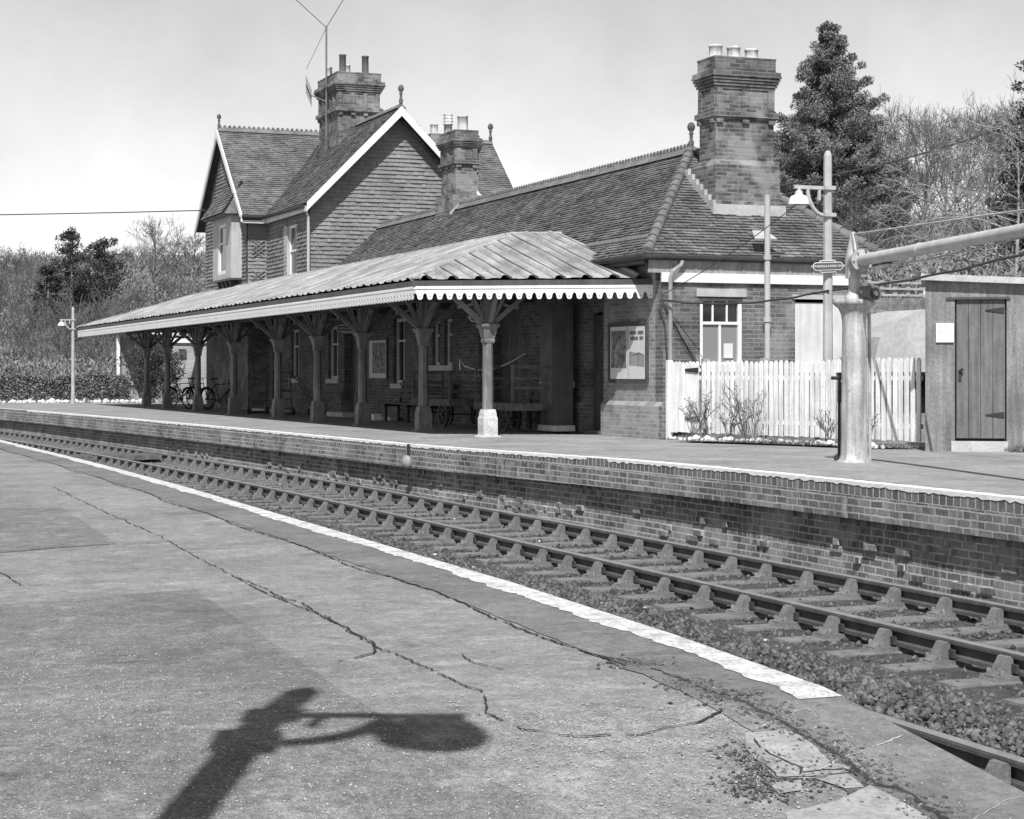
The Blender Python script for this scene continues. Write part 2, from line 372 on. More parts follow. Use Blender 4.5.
def npmesh(name, V, F, matn, rnd, parent=None, **kw):
    me = bpy.data.meshes.new(name); V = V.reshape(-1,3); nf, w = F.reshape(-1, F.shape[-1]).shape; F = F.reshape(-1)
    if parent is not None: V = V-np.array(WPOS.get(parent.name, Vector((0,0,0))))
    me.vertices.add(len(V)); me.vertices.foreach_set('co', V.astype(np.float32).ravel())
    me.loops.add(len(F)); me.loops.foreach_set('vertex_index', F.astype(np.int32))
    me.polygons.add(nf); me.polygons.foreach_set('loop_start', np.arange(nf, dtype=np.int32)*w)
    try: me.polygons.foreach_set('loop_total', np.full(nf, w, dtype=np.int32))
    except Exception: pass
    me.materials.append(MATS[matn]); a = me.attributes.new('rnd', 'FLOAT', 'FACE'); a.data.foreach_set('value', np.asarray(rnd, dtype=np.float32))
    me.update(calc_edges=True); me.validate()
    o = bpy.data.objects.new(name, me); C.objects.link(o)
    if parent is not None: o.parent = parent
    WPOS[o.name] = WPOS.get(parent.name, Vector((0,0,0))) if parent is not None else Vector((0,0,0))
    tag(o, kw.get('label'), kw.get('cat'), kw.get('group'), kw.get('kind')); return o
npmesh('ballast', V, F, 'ballast_stone', np.repeat(rg.random(n), 8), kind='stuff', label='loose stone ballast lying between and beside the rails', cat='ballast')
# --- near platform
m = MB(); ss = frange(-8, 5.6, .4)+frange(6, 40, 1)+frange(42, 150, 3)
vs = []
for s in ss: e = near_edge(s); vs += [(e, s, -1.2), (e, s, zn(s)), (e-.9, s, zn(s)), (e-3.5, s, zn(s)), (e-9, s, zn(s)), (e-60, s, zn(s))]
m.add(vs, [(i*6+j, (i+1)*6+j, (i+1)*6+j+1, i*6+j+1) for i in range(len(ss)-1) for j in range(5)])
m.build('near_platform', 'asphalt', kind='structure')
def strip(name, f0, f1, ss, zfun, matn, lift, j0=0, j1=0, seed=1):
    random.seed(seed); m = MB(); vs = []
    for s in ss:
        a = f0(s)+random.uniform(-j0, j0); b = f1(s)+random.uniform(-j1, j1); z = zfun(s)+lift; vs += [(a, s, z), (b, s, z)]
    m.add(vs, [(i*2, i*2+1, i*2+3, i*2+2) for i in range(len(ss)-1)]); return m.build(name, matn, kind='structure')
fine = frange(5.5, 30, .06)+frange(30.2, 150, 1)
strip('near_platform_edge', lambda s: near_edge(s)-.50, lambda s: near_edge(s)-.002, frange(-6, 30, .12)+frange(31, 150, 1), zn, 'coping', .004, .012, 0, 2)
strip('near_white_line', lambda s: near_edge(s)-.15+.012*math.sin(s*1.3)+.01*math.sin(s*3.9+1)+.006*math.sin(s*9.1)-.02*smooth((9-s)/4), lambda s: near_edge(s)-.004, fine, zn, 'white_line', .0068, .014, .002, 4)
# repaired patches, cracks and broken slabs in the near asphalt
def flat(pts, lift, jag=0, seed=0):
    random.seed(seed); out = []
    for i in range(len(pts)):
        a, b = Vector(pts[i]+(0,)), Vector(pts[(i+1)%len(pts)]+(0,)); k = max(1, int((b-a).length/.12)) if jag else 1
        for j in range(k):
            p = a.lerp(b, j/k); out.append((p.x+random.uniform(-jag,jag), p.y+random.uniform(-jag,jag)))
    return [(x, y, zn(y)+lift) for x, y in out]
def patch(name, pts, matn, lift, jag=0, seed=0):
    m = MB(); p = flat(pts, lift, jag, seed); m.add(p, [tuple(range(len(p)))]); return m.build(name, matn, kind='structure')
def Zp(x, y):   # survey of the photograph: ground point under a pixel (used only to measure crack courses on the platform)
    t = (x-512)/1880.; z = 0.
    for _ in range(30):
        D = 1880*(1.08-z)/(y-374.); z = .5*z+.5*zn(D*(-t*math.sin(TH)+math.cos(TH)))
    return (D*(t*math.cos(TH)+math.sin(TH)), D*(-t*math.sin(TH)+math.cos(TH)))
patch('asphalt_patch', [Zp(-60,508), Zp(62,508), Zp(117,544), Zp(60,548), Zp(0,553), Zp(-60,556)], 'asphalt_patch', .003, .008, 1)
patch('asphalt_patch', [Zp(-120,618), Zp(0,605), Zp(100,597), Zp(195,590), Zp(250,628), Zp(300,662), (1.78,6.12), (1.77,5.602), (-2.5,5.602)], 'asphalt_patch', .003, 0, 2)
patch('asphalt_patch', [(-2.5,5.60),(1.77,5.60),(1.9,4.9),(2.2,3.9),(2.2,2.9),(-2.5,2.9)], 'asphalt_patch', .003, 0, 3)
def crackline(pts, w, matn='crack', seed=0, name='asphalt_crack', lift=.0062):
    random.seed(seed); P = []
    for a, b in zip(pts, pts[1:]):
        a, b = Vector(a), Vector(b); k = max(2, int((b-a).length/.022)); 
        for j in range(k):
            P.append(a.lerp(b, j/k))
    off = 0; w1 = 1.; o = None
    C_ = []
    for i, p in enumerate(P):
        d = (P[min(i+1,len(P)-1)]-P[max(i-1,0)]).normalized(); nrm = Vector((-d.y, d.x)); off = off*.85+random.uniform(-.006, .006); w1 = w1*.9+.1*random.uniform(-.6, 2.6)
        C_.append((p+nrm*off, nrm, w*.27*max(.12, w1)*(1 if 0 < i < len(P)-1 else .1)))
    for mt, f, lf in ((('crack_edge', 1.9, lift-.0012),) if matn == 'crack' and w > .07 else ())+((matn, 1., lift),):
        m = MB(); vs = []
        for q, nrm, ww in C_:
            for sgn in (-1, 1): r = q+nrm*(ww*f*random.uniform(*((.75,1.25) if w < .07 else (.15,1.7))))*sgn*.5; vs.append((r.x, r.y, zn(r.y)+lf))
        m.add(vs, [(i*2, i*2+1, i*2+3, i*2+2) for i in range(len(P)-1) if w > .07 or math.sin(i*.31+seed*2)+.6*math.sin(i*.83) > -1.05]); o = m.build(name, mt, kind='structure')
    return o
cr = [([(52,487),(100,510),(166,540),(210,565),(237,578),(270,596),(330,618),(345,632),(374,645),(372,654),(330,664)], .03),
      ([(237,578),(256,585),(284,600),(300,603),(352,632),(361,640),(380,650),(410,660),(440,676),(480,692),(484,714),(470,718)], .032),
      ([(237,578),(180,582),(110,583),(20,586)], .018), ([(20,586),(8,576),(0,572)], .03),
      ([(300,603),(360,608),(400,610)], .012), ([(484,714),(520,730),(575,738),(640,735),(700,722),(718,712),(716,704),(700,700)], .025),
      ([(461,655),(474,664),(510,672)], .02), ([(0,550),(60,552),(117,545),(176,540)], .012),
      ([(214,560),(300,556),(400,546)], .014), ([(410,660),(470,653),(515,650)], .012)]
for i, (p, w) in enumerate(cr): crackline([Zp(*q) for q in p], w, seed=i)
# the crack along the back of the coping, wide and weedy towards the camera
def cb(s): return near_edge(s)-.52
crackline([(cb(s)+.03*math.sin(s*2.3), s) for s in frange(6.3, 34, .5)], .04, seed=31)
crackline([Zp(*q) for q in ((664,673),(690,684),(717,694),(748,704),(764,712),(780,722),(800,735),(836,755),(848,768),(861,775),(875,785),(895,790),(910,796),(922,806),(938,817),(960,834))], .075, seed=32)
crackline([Zp(664,673), Zp(640,664), (cb(6.6), 6.6)], .05, seed=33)
for i, s in enumerate((5.35, 4.95, 4.35, 3.9)): crackline([(near_edge(s)-.5, s-.12), (near_edge(s)-.02, s+.14)], .014, 'crack_pale', seed=40+i, name='slab_joint')
A = [Zp(745,736), Zp(790,733), Zp(835,762), Zp(848,771), Zp(815,779), Zp(775,779), Zp(756,762)]
patch('broken_slab', A, 'pale_concrete', .006, .02, 5)
patch('broken_slab', [Zp(768,786), Zp(800,781), Zp(806,792), Zp(780,796)], 'pale_concrete', .006, .01, 6)
patch('broken_slab', [Zp(812,779), Zp(850,774), Zp(866,788), Zp(842,790)], 'pale_concrete', .006, .01, 8)
patch('broken_slab', [Zp(785,812), Zp(830,800), Zp(868,786), Zp(905,800), Zp(945,824), Zp(900,860), Zp(790,850)], 'pale_concrete', .006, .028, 7)
crackline([Zp(765,751), Zp(780,761), Zp(798,770), Zp(800,780)], .022, seed=51, lift=.0082)
crackline([Zp(752,740), Zp(757,762), Zp(776,780), Zp(810,779), Zp(860,772)], .025, seed=52, lift=.0082)
crackline([Zp(798,775), Zp(845,772), Zp(862,782)], .02, seed=53, lift=.0082)
# loose grit and crumbs lying on the near platform
def grit(n, cxs, spread, size, seed):
    r_ = np.random.default_rng(seed); k = r_.integers(0, len(cxs), n); c = np.array(cxs)[k]; x = c[:,0]+r_.normal(size=n)*spread; y = c[:,1]+r_.normal(size=n)*spread*1.2
    ok = x < np.array([near_edge(a) for a in y])-.03; x, y = x[ok], y[ok]; n = len(x); z = np.array([zn(a) for a in y])+.004; s_ = size*(.4+1.6*r_.random(n)**3)
    V = base[None]*(.55+.9*r_.random((n,6,1)))*np.array([1,1,.6]); V = V*s_[:,None,None]+np.stack([x, y, z], -1)[:,None]
    F = np.array([(0,1,4),(1,2,4),(2,3,4),(3,0,4),(1,0,5),(2,1,5),(3,2,5),(0,3,5)])[None]+(np.arange(n)*6)[:,None,None]
    return V, F, np.repeat(r_.random(n), 8)
pts_ = [Zp(*q) for q in ((300,800),(380,770),(450,795),(560,770),(640,790),(700,765),(760,800),(240,740),(180,790),(90,750),(30,700),(60,660),(330,700),(150,700),(600,720),(690,740),(740,735))]
V, F, tn = grit(9500, pts_, .27, .0026, 71); npmesh('loose_grit', V, F, 'grit_stone', tn, kind='stuff', label='pale grit scattered over the worn near platform asphalt', cat='grit')
pts_ = [Zp(*q) for q in ((690,685),(730,698),(765,712),(800,735),(840,757),(862,775),(760,760),(790,778),(760,790),(930,812),(640,664))]
V, F, tn = grit(3600, pts_, .06, .006, 72); npmesh('loose_grit', V, F, 'ballast_stone', tn, kind='stuff', label='dark crumbs along the broken crack behind the edge slabs', cat='grit')
# --- far platform: asphalt top, overhanging brick nose and recessed wall
m = MB(); ss = frange(-20, 12, 2)+frange(13, 50, 1)+frange(52, 150, 2); vs = []
for s in ss: e = far_edge(s); z = zf(s); vs += [(e+.25, s, z), (e+2, s, z), (e+4.5, s, z), (max(e+4.6, 24), s, z), (60 if s < 31 else max(e+4.7, 24.1), s, z)]
m.add(vs, [(i*5+j, (i+1)*5+j, (i+1)*5+j+1, i*5+j+1) for i in range(len(ss)-1) for j in range(4)])
m.build('far_platform', 'asphalt_far', kind='structure')
m = MB(); vs = []
for s in ss: e = far_edge(s); z = zf(s); vs += [(e+.16, s, z-.37), (e+.005, s, z-.37), (e, s, z-.135), (e, s, z), (e+.26, s, z+.003)]
m.add(vs, [(i*5+j, i*5+j+1, (i+1)*5+j+1, (i+1)*5+j) for i in range(len(ss)-1) for j in (0, 1)])
m.build('platform_nose', 'platform_brick', kind='structure')
m = MB(); m.add(vs, [(i*5+j, i*5+j+1, (i+1)*5+j+1, (i+1)*5+j) for i in range(len(ss)-1) for j in (2, 3)])
m.build('platform_coping', 'coping_brick', kind='structure')
m = MB(); vs = []
random.seed(9)
for s in ss: e = far_edge(s); z = zf(s); vs += [(e+.10, s, -1.25), (e+.14, s, -.7), (e+.15, s, z-.36)]
m.add(vs, [(i*3+j, i*3+j+1, (i+1)*3+j+1, (i+1)*3+j) for i in range(len(ss)-1) for j in (0, 1)])
m.build('platform_wall', 'platform_brick', kind='structure')
strip('far_white_line', lambda s: far_edge(s)-.004, lambda s: far_edge(s)+.16, frange(8, 50, .1)+frange(51, 150, 1), zf, 'far_line', .007, .0, .03, 12)
m = MB()      # white lip of the coping, with chipped lower edge
vs = []; ssf = frange(8, 60, .07)
for s in ssf: e = far_edge(s); vs += [(e-.006, s, zf(s)+.007), (e-.006, s, zf(s)-random.uniform(.018, .045))]
m.add(vs, [(i*2, i*2+1, i*2+3, i*2+2) for i in range(len(ssf)-1)]); m.build('far_white_line', 'far_line', kind='structure')
# crumbled brickwork: missing and pushed bricks in the wall
m = MB(); random.seed(13)
for i in range(170):
    s = random.uniform(11, 45); e = far_edge(s)+.13; z = -.45-.075*random.randint(0, 6); w = random.choice((.11, .22, .22))
    m.box(e-random.uniform(.015, .04), e+.05, s, s+w-.012, z, z+.065)
m.build('platform_wall_brick', 'platform_brick', kind='structure')
# --- the track
def rail_curve(cf, off, z, s0, s1, parent, label=None):
    prof = [(-.018,.0),(-.03,-.006),(-.035,-.018),(-.035,-.038),(-.012,-.052),(-.010,-.105),(-.03,-.118),(-.032,-.145),(.032,-.145),(.03,-.118),(.010,-.105),(.012,-.052),(.035,-.038),(.035,-.018),(.03,-.006),(.018,.0)]
    ss = frange(s0, s1, .8); k = len(prof); vs = []
    for s in ss:
        for a, b in prof: vs.append((cf(s)+off+a, s, z+b))
    m = MB(); m.add(vs, [(i*k+j, (i+1)*k+j, (i+1)*k+j+1, i*k+j+1) for i in range(len(ss)-1) for j in range(k-1)], smooth=False)
    r = m.build('rail', 'rail_side', parent)
    m = MB(); vs = []
    for s in ss: x = cf(s)+off; vs += [(x-.033, s, z-.006), (x-.02, s, z+.0035), (x+.02, s, z+.0035), (x+.033, s, z-.006)]
    m.add(vs, [(i*4+j, (i+1)*4+j, (i+1)*4+j+1, i*4+j+1) for i in range(len(ss)-1) for j in range(3)], smooth=True)
    m.build('running_surface', 'rail_top', r); return r
def chair_mb(x, y, z):
    m = MB()
    m.prism([(x-.21,y-.1,z),(x+.21,y-.1,z),(x+.19,y-.1,z+.035),(x-.19,y-.1,z+.035)], (0,.2,0))
    for sg in (-1, 1):
        w = .055 if sg < 0 else .05
        a = x+sg*.043; m.prism([(a,y-w,z+.03),(a+sg*.155,y-w,z+.03),(a+sg*.10,y-w,z+.06),(a+sg*.065,y-w,z+.12),(a+sg*.045,y-w,z+.155),(a+sg*.02,y-w,z+.16),(a,y-w,z+.14)], (0,2*w,0))
        for ky in (-.075, .075): m.lathe([(.02,0),(.02,.03),(.012,.045)], (x+sg*.145, y+ky, z+.03), 6)
    return m
def track(cf, s0, s1, label, step=.745, z=-.785):
    t = empty('railway_track', (cf(s0), s0, -1.0), label, 'railway track')
    rail_curve(cf, -.7525, z, s0-3, s1+40, t); rail_curve(cf, .7525, z, s0-3, s1+40, t)
    zs = z-.18; random.seed(21)
    m = MB(); L = 1.3
    m.add([(-L,-.125,-.09),(L,-.125,-.09),(L,.125,-.09),(-L,.125,-.09),(-L+.01,-.12,0),(L-.01,-.12,0),(L-.01,.12,0),(-L+.01,.12,0)],
          [(0,3,2,1),(4,5,6,7),(0,1,5,4),(1,2,6,5),(2,3,7,6),(3,0,4,7)])
    sl = m.build('sleeper', 'sleeper_wood'); sl.parent = t
    ch = []
    for sg in (-1, 1):
        c = chair_mb(sg*.7525, 0, .0).build('chair', 'chair_iron'); c.parent = sl
        k = MB().box(sg*.7525+sg*.036, sg*.7525+sg*.06, -.11, .09, .05, .11) if True else None
        kk = k.build('key', 'key_wood'); kk.parent = sl
    s = s0; i = 0
    while s < s1 and i < 100:
        o = sl if i == 0 else copy_tree(sl, t)
        sl_dx = (cf(s+.5)-cf(s-.5)); o.parent = t
        o.location = (cf(s)-cf(s0)+random.uniform(-.02,.02), s-s0, zs+1.0+random.uniform(-.006,.004)); o.rotation_euler = (0, 0, -math.atan(sl_dx)+random.uniform(-.015,.015))
        s += step*random.uniform(.96, 1.04); i += 1
    # fishplates at the joints
    for js in (s0+4.1, s0+22.3, s0+40.5):
        for sg in (-1, 1):
            x = cf(js)+sg*.7525; m = MB()
            for q in (-1, 1):
                m.box(x+q*.012, x+q*.034, js-.23, js+.23, z-.105, z-.05)
                for b in (-.17, -.06, .06, .17): m.tube([(x+q*.03, js+b, z-.078), (x+q*.06, js+b, z-.078)], .017, 6)
            m.build('fishplate', 'rail_side', t)
    return t
track(cT, 4.6, 80, 'chaired bullhead track beside the far brick platform face')
track(cN, 1.0, 12, 'chaired bullhead track hidden close under the near platform edge')
# timber barrow crossing between the rails
t = empty('barrow_crossing', (cT(45), 45, -.8), 'dark timber board crossing laid across the far track rails', 'crossing')
for a, b in ((-.70,.68),):
    for j in range(5):
        y = 43.6+j*.27; m = MB().box(cT(45)-.68, cT(45)+.68, y, y+.25, -.9, -.80); m.build('board', 'old_wood', t)
for j in range(4):
    y = 43.6+j*.27; m = MB().box(cT(45)-2.7, cT(45)-.83, y, y+.25, -.93, -.80); m.build('board', 'old_wood', t)
# pale weathered bits on the trackbed
random.seed(17)
m = MB()
for i in range(46):
    s = random.uniform(9, 40); x = cT(s)+random.uniform(-2.2, 1.2); r = random.uniform(.012, .026)
    m.lathe([(r,0),(r*.8,r*.5),(.001,r*.6)], (x, s, -.985), 5)
m.build('chalk_pebbles', 'litter', kind='stuff', label='scattered pale pebbles lying among the dark ballast', cat='pebbles')
# ------------------------------------------------------------------ the station building
random.seed(77)
P0 = 14.3; SE = 29.5; PB = 18.2
sb = empty('station_building', (16.5, 40, 0), 'brick station building with tiled roofs, tall chimneys and a tile-hung two-storey house end', 'station')
def wallplane(axis, c0, c1, u0, u1, z0, z1, holes, name, matn, parent=None):
    """wall slab between c0..c1 on the given axis, cut by rectangular holes (u0,u1,z0,z1)"""
    us = sorted(set([u0, u1]+[h[0] for h in holes]+[h[1] for h in holes])); zs = sorted(set([z0, z1]+[h[2] for h in holes]+[h[3] for h in holes]))
    us = [u for u in us if u0 <= u <= u1]; zs = [z for z in zs if z0 <= z <= z1]; m = MB()
    ins = lambda u, z: any(h[0] < u < h[1] and h[2] < z < h[3] for h in holes)
    for i in range(len(us)-1):
        j = 0
        while j < len(zs)-1:
            if ins((us[i]+us[i+1])/2, (zs[j]+zs[j+1])/2): j += 1; continue
            k = j
            while k+1 < len(zs)-1 and not ins((us[i]+us[i+1])/2, (zs[k+1]+zs[k+2])/2): k += 1
            a = (us[i], us[i+1]); b = (zs[j], zs[k+1])
            if axis == 'x': m.box(c0, c1, a[0], a[1], b[0], b[1])
            else: m.box(a[0], a[1], c0, c1, b[0], b[1])
            j = k+1
    return m.build(name, matn, parent or sb)
def sash(axis, c, u0, u1, z0, z1, out, parent=None, split=.5, mull=0, lower='glass_dark', frame='white_paint', topm=0, w=.07):
    """window set in an opening; c = plane of the glass, out = +1/-1 towards the outside"""
    f = MB(); d0, d1 = sorted((c, c+out*.06))
    def bx(m, a0, a1, b0, b1, e0=0, e1=0):
        lo, hi = sorted((c+out*e0, c+out*e1))
        if axis == 'x': m.box(lo, hi, a0, a1, b0, b1)
        else: m.box(a0, a1, lo, hi, b0, b1)
    bx(f, u0, u0+w, z0, z1, .0, .07); bx(f, u1-w, u1, z0, z1, .0, .07); bx(f, u0+w, u1-w, z0, z0+w, .0, .07); bx(f, u0+w, u1-w, z1-w, z1, .0, .07)
    zm = z0+(z1-z0)*split
    if split: bx(f, u0+w, u1-w, zm-.025, zm+.025, .005, .055)
    for k in range(mull): u = u0+(u1-u0)*(k+1)/(mull+1); bx(f, u-.022, u+.022, z0+w, zm-.025, .005, .045)
    for k in range(topm): u = u0+(u1-u0)*(k+1)/(topm+1); bx(f, u-.015, u+.015, zm+.025, z1-w, .005, .045)
    fr = f.build('window', frame, parent or sb)
    g = MB(); bx(g, u0+w, u1-w, z0+w, zm, .012, .018); g.build('lower_pane', lower, fr)
    g = MB(); bx(g, u0+w, u1-w, zm, z1-w, .012, .018); g.build('upper_pane', 'glass_dark', fr)
    return fr
# front wall of the single storey range and the house below it (under the canopy)
fw = [(32.05,32.95,.02,2.25),                      # door
      (33.5,34.5,.95,2.45), (36.2,38.0,.02,2.6), (38.3,38.75,1.1,2.3), (40.5,41.05,1.28,2.35), (41.35,41.9,1.28,2.35), (43.9,44.9,.85,2.45),
      (48.2,49.3,.02,2.5), (49.9,50.9,.95,2.4), (54.1,55.0,.95,2.4), (56.3,57.3,.02,2.4)]
wallplane('x', P0, P0+.32, 32.0, 57.9, -.1, 3.28, fw, 'front_wall', 'shaded_brick'); wallplane('x', P0, P0+.32, SE+.3, 31.999, -.1, 3.28, [], 'corner_pier', 'lit_pier_brick')
ew = [(15.02,15.86,1.22,2.44), (16.92,17.95,1.1,2.42)]
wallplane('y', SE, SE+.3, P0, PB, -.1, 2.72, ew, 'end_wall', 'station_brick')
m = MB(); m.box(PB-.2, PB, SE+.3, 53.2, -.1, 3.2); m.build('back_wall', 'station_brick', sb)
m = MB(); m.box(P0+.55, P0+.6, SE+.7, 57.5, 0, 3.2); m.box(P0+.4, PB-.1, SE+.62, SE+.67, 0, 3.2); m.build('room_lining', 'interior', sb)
# plinth along the front and the end
m = MB()
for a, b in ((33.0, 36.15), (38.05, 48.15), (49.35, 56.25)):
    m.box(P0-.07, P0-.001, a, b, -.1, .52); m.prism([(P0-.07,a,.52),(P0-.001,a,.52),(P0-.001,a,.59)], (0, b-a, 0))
m.build('plinth', 'shaded_brick', sb)
m = MB(); m.box(P0-.07, P0-.001, SE, 32.0, -.1, .52); m.prism([(P0-.07,SE,.52),(P0-.001,SE,.52),(P0-.001,SE,.59)], (0, 32.0-SE, 0)); m.build('plinth', 'lit_pier_brick', sb)
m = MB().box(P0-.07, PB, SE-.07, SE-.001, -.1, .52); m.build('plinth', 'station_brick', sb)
# corner pier, slightly proud, and string of stone sills
m = MB()
for a, b, z in ((40.4,42.0,1.16), (43.8,45.0,.72), (49.8,51.0,.82), (54.0,55.1,.82), (33.4,34.6,.82), (38.2,38.85,.98)): MB().box(P0-.06, P0+.1, a, b, z, z+.12).build('sill', 'stone_sill', sb)
for a in ((15.0,15.9,1.12,1.22),): MB().box(a[0]-.05, a[1]+.05, SE-.06, SE+.1, a[2], a[3]).build('sill', 'white_paint', sb)
# doors and windows of the front wall
def door(s0, s1, z1, p=P0+.2, matn='dark_paint'):
    d = MB().box(p, p+.05, s0, s1, .02, z1).build('door', matn, sb)
    m = MB(); w = (s1-s0)
    for a, b in ((.12,.46), (.54,.88)):
        for c, e in ((.12,.75), (.95,1.45), (1.6,1.95)): 
            y0, y1 = s0+a*w, s0+b*w; m.box(p-.012, p-.002, y0, y1, c, c+.03); m.box(p-.012, p-.002, y0, y1, e-.03, e); m.box(p-.012, p-.002, y0, y0+.03, c+.03, e-.03); m.box(p-.012, p-.002, y1-.03, y1, c+.03, e-.03)
    m.build('door_panel', matn, d)
    MB().box(p-.06, p-.012, s0+.04, s0+.16, .98, 1.02).build('door_handle', 'enamel', d)
door(32.05, 32.95, 2.2); door(36.2, 37.1, 2.55); door(37.12, 38.0, 2.55); door(48.2, 49.3, 2.45); door(56.3, 57.3, 2.35)
for h in fw:
    if h[2] > .5: sash('x', P0+.16, h[0], h[1], h[2], h[3], -1, mull=1 if h[1]-h[0] > .8 else 0, topm=1 if h[1]-h[0] > .8 else 0, split=.66, frame='cream_paint')
sash('y', SE+.1, ew[0][0], ew[0][1], 1.22, 2.44, -1, mull=1, topm=2, split=.62, lower='glass_frosted')
m = MB().box(14.95, 15.93, SE-.02, SE+.02, 2.44, 2.58); m.build('lintel', 'lamp_concrete', sb)
m = MB().box(15.03, 15.85, SE+.005, SE+.02, 2.36, 2.44); m.build('lintel', 'dark_paint', sb)
MB().box(15.52, 15.7, SE+.06, SE+.075, 1.36, 1.62).build('notice', 'paper', sb)
MB().box(16.92, 17.95, SE+.03, SE+.08, 1.1, 2.36).build('boarded_window', 'cream_paint', sb)
m = MB().box(16.85, 18.02, SE-.03, SE+.1, 2.42, 2.5); m.build('lintel', 'lamp_concrete', sb)
# rough pale repair at the corner, cream band, cove with ribs, gutter
MB().box(P0-.04, PB+.02, SE-.06, SE-.001, 2.68, 2.845).build('cream_band', 'white_paint', sb)
m = MB(); cz = [(0,2.84),(.01,2.95),(.04,3.05),(.09,3.12)]
for (a, z0), (b, z1) in zip(cz, cz[1:]): m.add([(P0-.3,SE-.02-a,z0),(PB+.2,SE-.02-a,z0),(PB+.2,SE-.02-b,z1),(P0-.3,SE-.02-b,z1)], [(0,1,2,3)], smooth=True)
m.build('cove', 'cove_board', sb)
for x in [P0+.15+i*.47 for i in range(9)]:
    m = MB()
    for k in range(3):
        (a, z0), (b, z1) = cz[k], cz[k+1]; m.add([(x-.02,SE-.035-a,z0),(x+.02,SE-.035-a,z0),(x+.02,SE-.035-b,z1-.006),(x-.02,SE-.035-b,z1-.006)], [(0,1,2,3)])
    m.build('cove_rib', 'grey_board', sb)
m = MB().box(P0-.34, P0, SE+.05, 53, 3.0, 3.12); m.box(P0-.3, P0-.02, SE+.02, SE+.05, 2.84, 3.12); m.build('eaves_board', 'dark_paint', sb)
m = MB(); m.tube([(P0-.42,SE-.115,3.1),(PB+.42,SE-.115,3.08)], .045, 8); m.tube([(P0-.4,SE-.12,3.12),(P0-.4,34.2,3.12)], .06, 8); m.build('gutter', 'black_iron', sb)
m = MB(); m.tube([(14.02,SE-.38,3.1),(14.2,SE-.4,3.08),(14.24,SE-.36,2.98),(14.10,SE-.16,2.9),(14.12,SE-.12,2.8),(14.42,SE-.1,2.7)][:0]+[(14.62,SE-.13,3.05),(14.6,SE-.13,2.98),(14.42,SE-.14,2.86),(14.4,SE-.1,2.74),(14.4,SE-.1,.1)], .04, 8); m.build('downpipe', 'cove_board', sb)
m = MB(); m.tube([(16.28,SE-.14,.9),(16.28,SE-.14,4.25)], .055, 8); m.tube([(16.28,SE-.14,2.0),(16.28,SE-.14,2.08)], .075, 8); m.tube([(16.28,SE-.14,3.1),(16.28,SE-.14,3.18)], .075, 8); m.build('vent_pipe', 'lamp_concrete', sb)
m = MB(); m.prism([(16.05,SE-.1,3.46),(16.5,SE-.1,3.46),(16.42,SE+.15,3.62),(16.13,SE+.15,3.62)], (0,-.01,.02)); m.build('flashing', 'lead', sb)

# --- tiled surfaces: every tile is a real overlapping piece
def tiles(O, U, V, rows, uL, uR, name, matn, gauge, tw=.165, lift=.028, parent=None, jit=.006, taper=None):
    """O origin, U unit along course, V unit up the slope; rows 0..H; uL/uR(v) bounds"""
    O, U, V = Vector(O), Vector(U).normalized(), Vector(V).normalized(); N = U.cross(V)
    m = MB(); n = int(rows/gauge); g = rows/n
    for i in range(n):
        v0, v1 = i*g, (i+1)*g; a0, a1, b0, b1 = uL(v0), uL(v1), uR(v0), uR(v1)
        a, b = min(a0, a1), max(b0, b1); u = a+(tw*.5 if i % 2 else 0)-tw; sag = random.uniform(-.002, .003)
        while u < b:
            l, r = u+.002, u+tw-.002; u += tw
            l0, r0 = max(l, a0), min(r, b0); l1, r1 = max(l, a1), min(r, b1)
            if r0 <= l0 and r1 <= l1: continue
            r0 = max(r0, l0); r1 = max(r1, l1)
            k = lift*random.uniform(.7, 1.35)+random.uniform(0, jit)+sag; kd = random.uniform(-.006, .004)
            rt = random.random()
            p = [O+U*l0+V*(v0+kd)+N*k, O+U*r0+V*(v0+kd)+N*(k+random.uniform(-.003,.003)), O+U*r1+V*(v1+.02)+N*.004, O+U*l1+V*(v1+.02)+N*.004,
                 O+U*l0+V*(v0+kd)-N*.003, O+U*r0+V*(v0+kd)-N*.003]
            m.add(p, [(0,1,2,3), (4,5,1,0)], r=rt)
    return m.build(name, matn, parent or sb)
def under(pts, name='roof_deck', matn='interior', parent=None, thick=.06):
    a, b, c = Vector(pts[0]), Vector(pts[1]), Vector(pts[2]); n = (b-a).cross(c-a).normalized()
    m = MB().prism([Vector(p)-n*.006 for p in pts], -n*thick); return m.build(name, matn, parent or sb)
def ridge_line(a, b, name='ridge_tiles', crest=True, w=.16, matn='ridge_tile'):
    a, b = Vector(a), Vector(b); d = (b-a); L = d.length; d.normalize(); sd = d.cross(Vector((0,0,1))).normalized(); up = sd.cross(d)
    m = MB(); n = max(1, int(L/.3))
    for i in range(n):
        p = a+d*(L*i/n); q = a+d*(L*(i+1)/n-.008); j = random.uniform(-.006,.008)
        m.add([p-sd*w-up*(w*.75), p+up*(.03+j), p+sd*w-up*(w*.75), q-sd*w-up*(w*.75), q+up*(.03+j), q+sd*w-up*(w*.75)], [(0,1,4,3),(1,2,5,4),(0,2,1),(3,4,5)])
        if crest:
            for k in (.25, .75):
                c = p.lerp(q, k)+up*.06; m.prism([c-d*.05-up*.03, c+d*.05-up*.03, c+d*.045+up*.02, c+up*.045, c-d*.045+up*.02], sd*.025)
    return m.build(name, matn, sb)
def hip_line(a, b, matn='ridge_tile'):
    a, b = Vector(a), Vector(b); d = b-a; n = int(d.length/.26); m = MB()
    for i in range(n):
        p = a.lerp(b, i/n); q = a.lerp(b, (i+1)/n+.01); m.tube([p+Vector((0,0,-.01)), q+Vector((0,0,-.03))], [.105, .085], 8)
    return m.build('hip_tiles', matn, sb)
